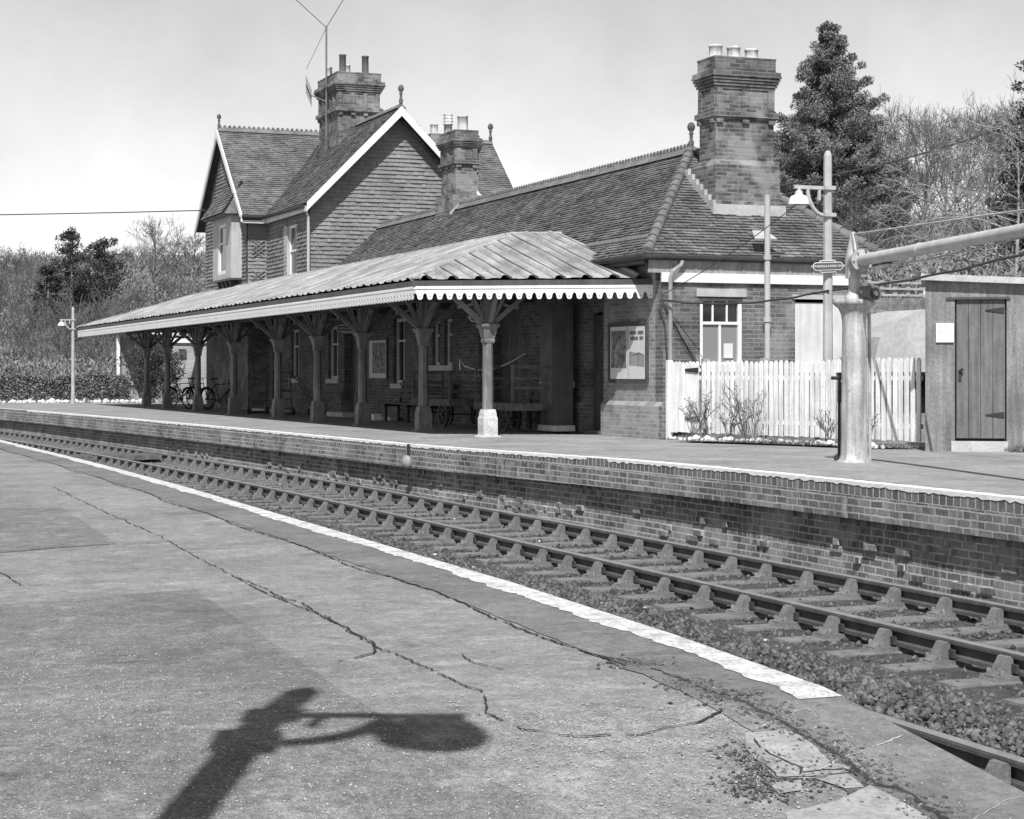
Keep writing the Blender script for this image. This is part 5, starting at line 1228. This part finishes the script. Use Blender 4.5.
MB().box(e_-.02, e_+.1, 28.8, 28.92, -.33, -.05).build('slot', 'black_iron', db); MB().lathe([(.02,0),(.07,.02),(.10,.12),(.07,.20),(.02,.22)], (e_-.03, 28.86, -.45), 9).build('spout_stone', 'cove_board', db)
# ------------------------------------------------------------------ vegetation and background
def branchy(seed, H, spread=.5, depth=5, trunk=.16, start=.25, n0=9, droop=0.0, twig=.012, up=.55, minr=.011, wob=.14):
    rn = random.Random(seed); segs = []
    def rv(): return Vector((rn.gauss(0,1), rn.gauss(0,1), rn.gauss(0,1)))
    def grow(p, d, L, r, lev):
        k = 3 if lev < 3 else 2; q = p
        pts = [p]
        for i in range(k):
            d = (d+rv()*wob+Vector((0,0,.10*up-droop*.1*lev))).normalized(); q2 = q+d*L/k; ra = max(minr, r*(1-.28*i/k)); rb = max(minr*.7, r*(1-.28*(i+1)/k)); segs.append((q, q2, ra, rb, lev)); q = q2; pts.append(q)
        if lev >= depth: return
        nb = rn.choice((2,3,3)) if lev < depth-1 else rn.choice((3,4))
        for b in range(nb):
            t = rn.uniform(.35, 1.0) if b else 1.0; i = min(int(t*k), k-1); base = pts[i].lerp(pts[i+1], t*k-i) if b else q
            a = rv(); a = (a-d*a.dot(d)).normalized(); ang = rn.uniform(.35, .8)*(.5 if not b else 1)
            grow(base, (d*math.cos(ang)+a*math.sin(ang)), L*rn.uniform(.6,.8), r*rn.uniform(.5,.66), lev+1)
    # trunk
    p = Vector((0,0,-.3)); d = Vector((0,0,1)); n = 9; tr = [p]
    for i in range(n):
        d = (d+Vector((rn.gauss(0,.05), rn.gauss(0,.05), 0.2))).normalized(); q = p+d*(H*.78+.3)/n; segs.append((p, q, trunk*(1-.85*i/n), trunk*(1-.85*(i+1)/n), 0)); p = q; tr.append(p)
    for j in range(n0):
        t = start+(1-start)*(j+rn.random()*.6)/n0; i = min(int(t*n), n-1); b = tr[i].lerp(tr[i+1], t*n-i); az = rn.uniform(0, 6.28) if j % 2 else j*2.4
        el = up+.5*t; L = H*spread*(.30*(1-t)+.13)*rn.uniform(.8,1.2)
        grow(b, Vector((math.cos(az)*math.cos(el), math.sin(az)*math.cos(el), math.sin(el))), L, trunk*(1-.85*t)*.6, 2)
    return segs
def seg_arrays(segs, n=3):
    A = np.array([s[0][:] for s in segs]); B = np.array([s[1][:] for s in segs]); ra = np.array([s[2] for s in segs]); rb = np.array([s[3] for s in segs])
    d = B-A; d /= np.linalg.norm(d, axis=1, keepdims=True)+1e-9; h = np.where(np.abs(d[:,2:3]) < .9, np.array([[0,0,1.]]), np.array([[1.,0,0]])); x = np.cross(d, h); x /= np.linalg.norm(x, axis=1, keepdims=True); y = np.cross(d, x)
    V = []
    for P, r in ((A, ra), (B, rb)):
        for j in range(n): t = 2*math.pi*j/n; V.append(P+(x*math.cos(t)+y*math.sin(t))*r[:,None])
    V = np.stack(V, 1); k = len(segs)
    F = np.array([(j, (j+1)%n, n+(j+1)%n, n+j) for j in range(n)])[None]+(np.arange(k)*2*n)[:,None,None]
    return V, F
H_REAL = []
def bare_proto(seed, matn='twig', tmat='bark', **kw):
    segs = branchy(seed, **kw); big = [s for s in segs if s[4] == 0]; sm = [s for s in segs if s[4] > 0]
    zm = np.percentile([q[1][2] for q in segs], 99.3); H_REAL.append(zm)
    V, F = seg_arrays(big, 6); a = npmesh('trunk', V, F, tmat, np.random.rand(F.shape[0]*F.shape[1])); V, F = seg_arrays(sm, 3); b = npmesh('branches', V, F, matn, np.random.rand(F.shape[0]*F.shape[1]))
    return a, b, zm
protos = [bare_proto(s, H=8., spread=sp, n0=n0, trunk=.13, start=st, minr=.011, depth=6, wob=.18) for s, sp, n0, st in ((1,1.0,13,.28),(2,1.25,12,.2),(3,.85,15,.3),(4,1.4,12,.15))]
pale = [bare_proto(11, matn='bark_pale', tmat='bark_pale', H=8., spread=1.15, n0=16, trunk=.10, start=.2, minr=.008, up=.3, droop=.3, wob=.24, depth=6)]
bushes = [bare_proto(s, H=2.2, spread=2.2, n0=10, trunk=.035, start=.05, minr=.012) for s in (21, 22)]
for pr in protos+pale+bushes:
    for o in pr[:2]: C.objects.unlink(o)
def world_at(px, D): t = (px-512)/1880.; return (D*(t*math.cos(TH)+math.sin(TH)), D*(-t*math.sin(TH)+math.cos(TH)))
def put(pair, px, D, H, label, name='bare_tree', group='bare trees on the hillside', cat='tree', base=None, wide=1.0, H0=8.):
    x, y = world_at(px, D); z = (hill(x, y) if base is None else base)
    t = empty(name, (x, y, z), label, cat, group); s = H/(pair[2] if H0 > 5 else H0)
    for src in pair[:2]:
        o = src.copy(); C.objects.link(o); o.parent = t; o.scale = (s*wide, s*wide, s)
    t.rotation_euler = (0, 0, random.uniform(0, 6.28)); return t
random.seed(99)
def topz(py, D): return 1.08+(374-py)/1880.*D
# left hillside: (pixel column, top row, distance)
LEFT = [(-25,262,150),(-5,250,165),(12,246,150),(28,243,170),(45,252,158),(60,262,175),(128,246,165),(142,238,175),(170,240,150),(184,236,160),(196,232,170),(212,244,150),(226,250,170),
        (4,290,125),(30,300,118),(52,312,112),(88,300,120),(112,296,128),(135,288,122),(168,286,128),(190,280,120),(214,276,128),(75,318,108),(42,332,104),(96,330,104),(130,320,106),(18,325,110),(160,312,110)]
for i, (px, py, D) in enumerate(LEFT):
    x, y = world_at(px, D); z = hill(x, y); H = max(2.2, topz(py, D)-z)
    put(protos[i % 4], px, D, H, ('bare leafless tree on the left hill skyline, %s from the left edge' % ordinal(1+sum(1 for q in LEFT if q[1] < 270 and q[0] < px)) if py < 270 else 'low bare tree on the scrubby slope, %s from the left' % ordinal(1+sum(1 for q in LEFT if q[1] >= 270 and q[0] < px))), group='bare trees on the left hill', wide=1.15 if H > 6 else 1.6)
put(protos[2], 154, 128, topz(215, 128)-hill(*world_at(154,128)), 'tall slender bare tree standing highest left of the house', group=None, wide=1.0)
put(bushes[0], 100, 99, 3.6, 'pale twiggy bush rising behind the hedge left of the canopy', 'bare_bush', 'bare bushes behind the hedge', 'bush', H0=2.2)
put(bushes[1], 50, 98, 3.2, 'pale twiggy bush behind the hedge left of the far lamp', 'bare_bush', 'bare bushes behind the hedge', 'bush', H0=2.2)
# right side
RIGHT = [(872,112,120),(890,104,125),(905,116,112),(922,108,128),(940,104,118),(956,112,130),(972,100,122),(990,104,130),(1008,96,120),(1030,100,126),
         (884,150,92),(925,165,95),(962,150,96),(1012,165,92),(862,190,90),(846,200,100),
         (895,205,74),(930,210,70),(965,205,76),(1000,215,72),(870,225,80),(910,235,66),(950,240,64),(1030,220,70)]
for i, (px, py, D) in enumerate(RIGHT):
    x, y = world_at(px, D); z = hill(x, y); H = max(2.5, topz(py, D)-z)
    put(protos[(i*3+1) % 4], px, D, H, ('leafless tree in the right wood, %s, %s counted from the chimney' % ('back row' if py < 140 else ('middle row' if py < 203 else 'front row'), ordinal(1+sum(1 for q in RIGHT if q[0] < px and (0 if q[1] < 140 else 1 if q[1] < 203 else 2) == (0 if py < 140 else 1 if py < 203 else 2))))), group='bare trees in the right wood', wide=1.1 if D > 100 else 1.35)
put(pale[0], 1015, 50, topz(80, 50)-hill(*world_at(1015,50)), 'near bare tree with long pale sunlit branches at the right edge', group=None, wide=1.0)
put(pale[0], 985, 56, topz(165, 56)-hill(*world_at(985,56)), 'smaller bare tree with pale drooping branches above the hut', group=None, wide=1.2)
put(protos[0], 868, 60, topz(190, 60)-hill(*world_at(868,60)), 'grey bare tree with forked trunk between conifer and crane', group=None)
# undergrowth: one mass of twiggy scrub over the slopes
def scatter_brush(name, n, pxr, Dr, hr, matn, label, seed, leaf=.10, per=26, w=1.0):
    r = np.random.default_rng(seed); Vs = []; k = 0
    px = r.uniform(*pxr, n); D = Dr[0]+(Dr[1]-Dr[0])*r.random(n)**1.3
    cs = np.array([(*world_at(a, d), 0) for a, d in zip(px, D)]); cs[:,2] = [hill(c[0], c[1]) for c in cs]
    h = r.uniform(*hr, n)
    base = np.repeat(cs, per, 0); hh = np.repeat(h, per)
    d = r.normal(size=(n*per, 3)); d[:,2] = np.abs(d[:,2])*1.1+.2; d /= np.linalg.norm(d, axis=1, keepdims=True); rad = r.random(n*per)**.5
    c = base+d*(rad*hh)[:,None]*np.array([w,w,1.])
    a = r.normal(size=(n*per,3)); a[:,2] = np.abs(a[:,2])+.5; a /= np.linalg.norm(a, axis=1, keepdims=True); b = np.cross(a, r.normal(size=(n*per,3))); b /= np.linalg.norm(b, axis=1, keepdims=True)
    L = (leaf*r.uniform(1.5, 5, n*per))[:,None]; W = (leaf*r.uniform(.25,.9,n*per))[:,None]
    V = np.stack([c-b*W, c+b*W, c+a*L], 1); F = (np.arange(n*per)*3)[:,None]+np.arange(3)[None]
    return npmesh(name, V, F[:,None,:], matn, np.clip(np.repeat(r.random(n), per)*.75+.25*r.random(n*per), 0, 1), kind='stuff', label=label, cat='scrub')
scatter_brush('undergrowth', 2600, (-60, 260), (90, 175), (.8, 2.0), 'brush_leaf', 'pale tangled scrub covering the left slope behind the hedge', 3, .075, 130)
scatter_brush('undergrowth', 520, (-60, 270), (150, 235), (1.6, 3.2), 'brush_leaf', 'pale twiggy wood edge along the top of the left hill', 13, .11, 130)
scatter_brush('undergrowth', 1100, (835, 1060), (56, 130), (.8, 2.4), 'brush_leaf', 'tangled scrub under the bare wood on the right', 4, .06, 120)
scatter_brush('undergrowth', 500, (860, 1060), (46, 60), (.3, 1.3), 'hedge_leaf', 'low dark brambles above the hut roof', 5, .05, 60)
# leafy crowns
def leaf_cloud(centers, radii, per, size, r, flat=.8, upb=.4):
    n = len(centers); c = np.repeat(np.array(centers), per, 0); R_ = np.repeat(np.array(radii), per)
    d = r.normal(size=(n*per,3)); d /= np.linalg.norm(d, axis=1, keepdims=True)
    p = c+d*(R_*r.random(n*per)**.4)[:,None]*np.array([1,1,flat])
    a = d+np.array([0,0,upb])+.5*r.normal(size=d.shape); a /= np.linalg.norm(a, axis=1, keepdims=True); b = np.cross(a, r.normal(size=d.shape)); b /= np.linalg.norm(b, axis=1, keepdims=True)
    L = (size*r.uniform(.6,1.5,n*per))[:,None]; W = (size*r.uniform(.25,.55,n*per))[:,None]
    V = np.stack([p-b*W, p+b*W, p+a*L], 1); F = (np.arange(n*per)*3)[:,None,None]+np.arange(3)[None,None]
    tone = np.clip(np.repeat(r.random(n), per)*.6+r.random(n*per)*.4, 0, 1)
    return V, F, tone
def conifer(px, D, py, rpx, label, matn='conifer_leaf', seed=1, levels=26, low=.12, size=.13, per=26, clump=.33, power=.75, base=None, group=None, dens=1.0, ragged=.3):
    x, y = world_at(px, D); z = hill(x, y) if base is None else base; H = topz(py, D)-z; Rm = rpx/1880.*D; r = np.random.default_rng(seed)
    t = empty('conifer', (x, y, z), label, 'tree', group); cs, rs = [], []; m = MB()
    m.tube([(x,y,z-.3),(x,y,z+H*.5),(x+.05,y,z+H*.97)], [.02*H+.05,.012*H+.03,.02], 8); m.build('trunk', 'bark', t)
    segs = []
    for l in range(levels):
        f = low+(1-low)*(l+r.random()*.5)/levels; L = Rm*(1-f)**power*1.05+.12
        nb = int((5+5*(1-f))*dens)
        for b in range(nb):
            az = r.uniform(0, 6.283); Lb = L*r.uniform(1-ragged, 1.12); p0 = Vector((x, y, z+f*H)); rise = r.uniform(.02,.22); cur = r.uniform(.05,.25)
            n = max(2, int(Lb/clump/.75)); prev = p0
            for i in range(1, n+1):
                q = i/n; pt = p0+Vector((math.cos(az)*Lb*q, math.sin(az)*Lb*q, Lb*(-.25*q+rise*q+cur*q*q*1.6)))
                if q > .3 or r.random() < .5:
                    cs.append((pt+Vector((r.normal()*.08, r.normal()*.08, .05)))[:]); rs.append(clump*(1.15-.45*q)*r.uniform(.75,1.2)*(.7+.4*(1-f)))
                segs.append((prev, pt, .035*(1-q)+.015, .03*(1-q)+.01, 1)); prev = pt
    for i in range(5): cs.append((x+r.normal()*.06, y+r.normal()*.06, z+H*(.93+.016*i))); rs.append(clump*.6)
    V, F = seg_arrays(segs, 3); npmesh('branches', V, F, 'bark', np.random.rand(F.shape[0]*F.shape[1]), t)
    V, F, tone = leaf_cloud(cs, rs, per, size, r); npmesh('foliage', V, F, matn, tone, t); return t
conifer(829, 75, 24, 112, 'large dense conifer with sunlit needle clumps behind the end chimney', seed=5, levels=30, per=150, size=.075, clump=.42, low=.02, power=.84, dens=1.7, ragged=.45)
conifer(862, 84, 150, 50, 'shorter conifer at the right foot of the large one', seed=6, levels=16, per=80, size=.10, clump=.45, low=.02, power=.5)
conifer(797, 80, 205, 60, 'low broad conifer just right of the end chimney', seed=8, levels=12, per=80, size=.10, clump=.45, low=.0, power=.45)
conifer(1042, 70, 38, 62, 'dark conifer cut by the right edge of the photo', 'dark_leaf', seed=7, levels=26, per=80, size=.09, clump=.4, low=.1, power=.7, ragged=.5)
conifer(72, 132, 230, 36, 'dark ragged conifer on the left hill, taller of the pair', 'dark_leaf', seed=9, levels=16, per=50, size=.13, clump=.55, low=.1, power=.6, ragged=.5, dens=.8)
conifer(104, 136, 240, 34, 'dark flat-topped conifer beside the ragged one on the left hill', 'dark_leaf', seed=10, levels=12, per=50, size=.13, clump=.6, low=.2, power=.35, ragged=.55, dens=.8)
conifer(48, 128, 268, 20, 'small dark evergreen at the left foot of the dark conifer pair', 'dark_leaf', seed=12, levels=9, per=26, size=.2, clump=.5, low=.0, power=.5)
# clipped hedge
def leafbox(x0, x1, y0, y1, z0, z1, n, size, matn, name, label, cat, seed):
    r = np.random.default_rng(seed); p = r.random((n,3)); f = r.integers(0, 4, n)
    p[:,2] = np.where(f == 0, 1-.05*r.random(n), p[:,2]); p[:,1] = np.where((f == 1) | (f == 2), .12*r.random(n), p[:,1])
    P_ = np.array([x0,y0,z0])+p*np.array([x1-x0,y1-y0,z1-z0])+.05*r.normal(size=(n,3)); P_[:,2] += .07*np.sin(P_[:,0]*1.7)+.05*np.sin(P_[:,0]*4.3)
    a = r.normal(size=(n,3))+np.array([0,-.6,.5]); a /= np.linalg.norm(a, axis=1, keepdims=True); b = np.cross(a, r.normal(size=(n,3))); b /= np.linalg.norm(b, axis=1, keepdims=True)
    V = np.stack([P_-b*size*.5, P_+b*size*.5, P_+a*size*1.4], 1); return npmesh(name, V, (np.arange(n)*3)[:,None,None]+np.arange(3)[None,None], matn, r.random(n), label=label, cat=cat)
hd1 = leafbox(1.0, 13.2, 77, 78.6, -.1, .97, 90000, .06, 'hedge_leaf', 'hedge', 'long clipped hedge at the back of the platform by the far lamp', 'hedge', 2)
r = np.random.default_rng(44)
def bush(x, y, z, rad, h, n, per, size, matn, label, cat='bush', name='bush'):
    cs = [(x+rad*r.normal()*.45, y+rad*r.normal()*.45, z+h*(.15+.75*r.random())) for _ in range(n)]; V, F, tone = leaf_cloud(cs, [rad*.35]*n, per, size, r); return npmesh(name, V, F, matn, tone, label=label, cat=cat)
bush(13.9, 74.5, -.1, 1.0, 2.3, 60, 110, .08, 'dark_leaf', 'dark glossy evergreen bush between the two farthest canopy posts')
# rose bushes and weeds
def rose(u, w, h, seed, label):
    rn = random.Random(seed); p = FA+fd*u+fn*w; m = MB(); segs = []
    for i in range(9):
        az = rn.uniform(0, 6.28); q = Vector((p.x, p.y, 0)); d = Vector((math.cos(az)*.35, math.sin(az)*.35, 1)).normalized(); L = h*rn.uniform(.6,1.05); k = 5; rr = .011
        for j in range(k):
            d = (d+Vector((rn.gauss(0,.16), rn.gauss(0,.16), 0))).normalized(); q2 = q+d*L/k; segs.append((q, q2, rr, rr*.85, 1)); rr *= .85
            if j > 1:
                for s_ in range(2): a = (d+Vector((rn.gauss(0,.8), rn.gauss(0,.8), .2))).normalized(); segs.append((q2, q2+a*h*.14, .006, .004, 2))
            q = q2
    V, F = seg_arrays(segs, 4); t = empty('rose_bush', (p.x, p.y, 0), label, 'bush', 'bare bushes before the picket fence'); npmesh('stems', V, F, 'bark', np.random.rand(F.shape[0]*4), t)
    rr = np.random.default_rng(seed); tips = [s[1][:] for s in segs if s[4] == 2]; V, F, tone = leaf_cloud(tips, [.03]*len(tips), 3, .028, rr); npmesh('foliage', V, F, 'hedge_leaf', tone, t)
for i, (u, w, h, lb) in enumerate(((1.05,.35,.62,'low bare rose bush nearest to the picket gate'),(1.45,.4,.75,'bare rose bush second along the fence from the gate'),(1.95,.38,.55,'small thin bare rose bush third along from the gate'),(2.35,.4,.85,'tall dense bare rose bush midway along the picket fence'),(2.62,.42,.7,'bare rose bush just left of the lamp post'),(4.2,.35,.5,'bare bush between crane column and hut, left one'),(4.9,.3,.6,'bare bush before the last pickets next to the hut'))): rose(u, w, h, 60+i, lb)
def tufts(name, pts, n, size, matn, label, seed, spread=.2):
    r = np.random.default_rng(seed); c = np.array([pts[i % len(pts)] for i in range(n)], dtype=float)+r.normal(size=(n,3))*np.array([spread,spread,0]); a = r.normal(size=(n,3))*.5+np.array([0,0,1.]); a /= np.linalg.norm(a, axis=1, keepdims=True); b = np.cross(a, r.normal(size=(n,3))); b /= np.linalg.norm(b, axis=1, keepdims=True)
    L = (size*r.uniform(.5,1.5,n))[:,None]; V = np.stack([c-b*.008, c+b*.008, c+a*L], 1); return npmesh(name, V, (np.arange(n)*3)[:,None,None]+np.arange(3)[None,None], matn, r.random(n), kind='stuff', label=label, cat='weeds')
tufts('weeds', [(FA+fd*(1+i*.16)+fn*.35)[:2]+(0,) if False else tuple((FA+fd*(1+i*.16)+fn*.4))[:2]+(0.0,) for i in range(30)], 5000, .07, 'hedge_leaf', 'low weeds and dead stalks in the rose bed', 5, .16)
tufts('weeds', [(16.2+i*.10, 22.0-i*.075, 0) for i in range(10)], 1600, .09, 'dry_leaf', 'dry grass tufts along the foot of the hut', 6, .09)
tufts('weeds', [(4.2+i*.25, 75.6+(10-i*.25)*.12, -.06) for i in range(40)], 2500, .16, 'dry_leaf', 'straggling weeds along the far edging stones', 7, .3)
tufts('weeds', [(far_edge(s)+.02, s, -.98) for s in frange(12, 44, .35)], 1500, .05, 'hedge_leaf', 'small weeds along the foot of the platform wall', 8, .05)
# --- background buildings and structures
ob = empty('outbuilding', (15, 80, 0), 'low pale brick outbuilding with sunlit end wall beyond the canopy', 'outbuilding')
m = MB(); m.box(13.05, 14.55, 78.2, 78.7, -.2, 3.1); m.build('plain_wall', 'cove_board', ob)
m = MB(); m.box(14.56, 19.0, 76.4, 80, -.2, 2.9); m.build('brick_wall', 'yard_brick', ob)
MB().box(12.93, 13.06, 78.05, 78.2, -.2, 3.1).build('corner_post', 'white_paint', ob); MB().box(14.45, 19.1, 76.3, 76.42, 2.35, 2.55).build('cream_band', 'white_paint', ob)
m = MB(); m.tube([(16.05,76.3,2.5),(15.8,76.25,1.4),(15.55,76.25,.35)], .06, 6); m.build('downpipe', 'black_iron', ob)
MB().box(15.15, 15.45, 76.32, 76.44, 1.75, 2.1).build('vent', 'dark_paint', ob)
m = MB(); m.prism([(12.8,76.1,2.9),(19.2,76.1,2.9),(16,76.1,4.3)], (0,6.2,0)); m.build('roof', 'canopy_sheet', ob)
m = MB()
S36 = lambda px, py, s: (lambda q: (s*q[0]/q[1], s, 1.08+(374-py)/1880.*s/q[1]))(((px-512)/1880.*math.cos(TH)+math.sin(TH), -(px-512)/1880.*math.sin(TH)+math.cos(TH)))
arc = [S36(872,372,31.4), S36(880,337,31.4), S36(890,327,31.4), S36(903,318,31.4), S36(915,312,31.4), S36(930,309,31.4), S36(950,312,31.4), S36(975,325,31.4), S36(990,372,31.4)]
m.prism(arc, (0,1.6,0)); m.build('bank_path', 'bank_pale', kind='structure')
bank = [S36(862,375,33.0), S36(862,318,33.0), S36(872,303,33.0), S36(885,298,33.0), S36(1100,296,33.0), S36(1100,375,33.0)]
m = MB().prism(bank, (0,8,0)); m.build('grass_bank', 'grass', kind='structure')
gf = empty('rail_fence', (24, 38, 2.3), 'pale post and rail fence on top of the bank left of the hut', 'fence')
for px in range(868, 1000, 13):
    a = S36(px, 298, 38.0); MB().box(a[0]-.06, a[0]+.06, 37.95, 38.05, a[2]-.4, a[2]+.42).build('fence_post', 'post_wood', gf)
for dz in (.05, .2, .34): a, b = S36(866,298,38.0), S36(1000,298,38.0); MB().box(a[0], b[0], 37.9, 37.945, a[2]+dz, a[2]+dz+.05).build('fence_rail', 'post_wood', gf)
wa = S36(917, 290, 30.0)
wa = S36(919.5, 303, 38.2); wb = S36(926, 281, 38.2); tag(MB().box(wa[0], wb[0], 38.2, 38.35, wa[2]-.3, wb[2]).build('white_post', 'picket_paint'), 'white square post on the bank beside the hut roof', 'post')
ct = empty('cottage', (0,0,0), 'distant white cottage seen over the bank fence', 'cottage'); a = S36(872,296,70); b = S36(912,275,70); ct.location = ((a[0]+b[0])/2, 70, a[2]-1); WPOS[ct.name] = ct.location.copy()
MB().box(a[0], b[0], 70, 74, a[2]-2, b[2]).build('wall', 'white_paint', ct); m = MB(); m.prism([(a[0]-.3,69.7,b[2]),(b[0]+.3,69.7,b[2]),(b[0]-.1,72,b[2]+1.3),(a[0]+.1,72,b[2]+1.3)], (0,.2,0)); m.prism([(a[0]-.3,74.3,b[2]),(b[0]+.3,74.3,b[2]),(b[0]-.1,72,b[2]+1.3),(a[0]+.1,72,b[2]+1.3)], (0,.2,0)); m.build('roof', 'roof_tile', ct)
for px in (884, 897, 907): q = S36(px,284,70); MB().box(q[0]-.25, q[0]+.25, 69.96, 70.0, q[2]-.25, q[2]+.25).build('window', 'glass_dark', ct)
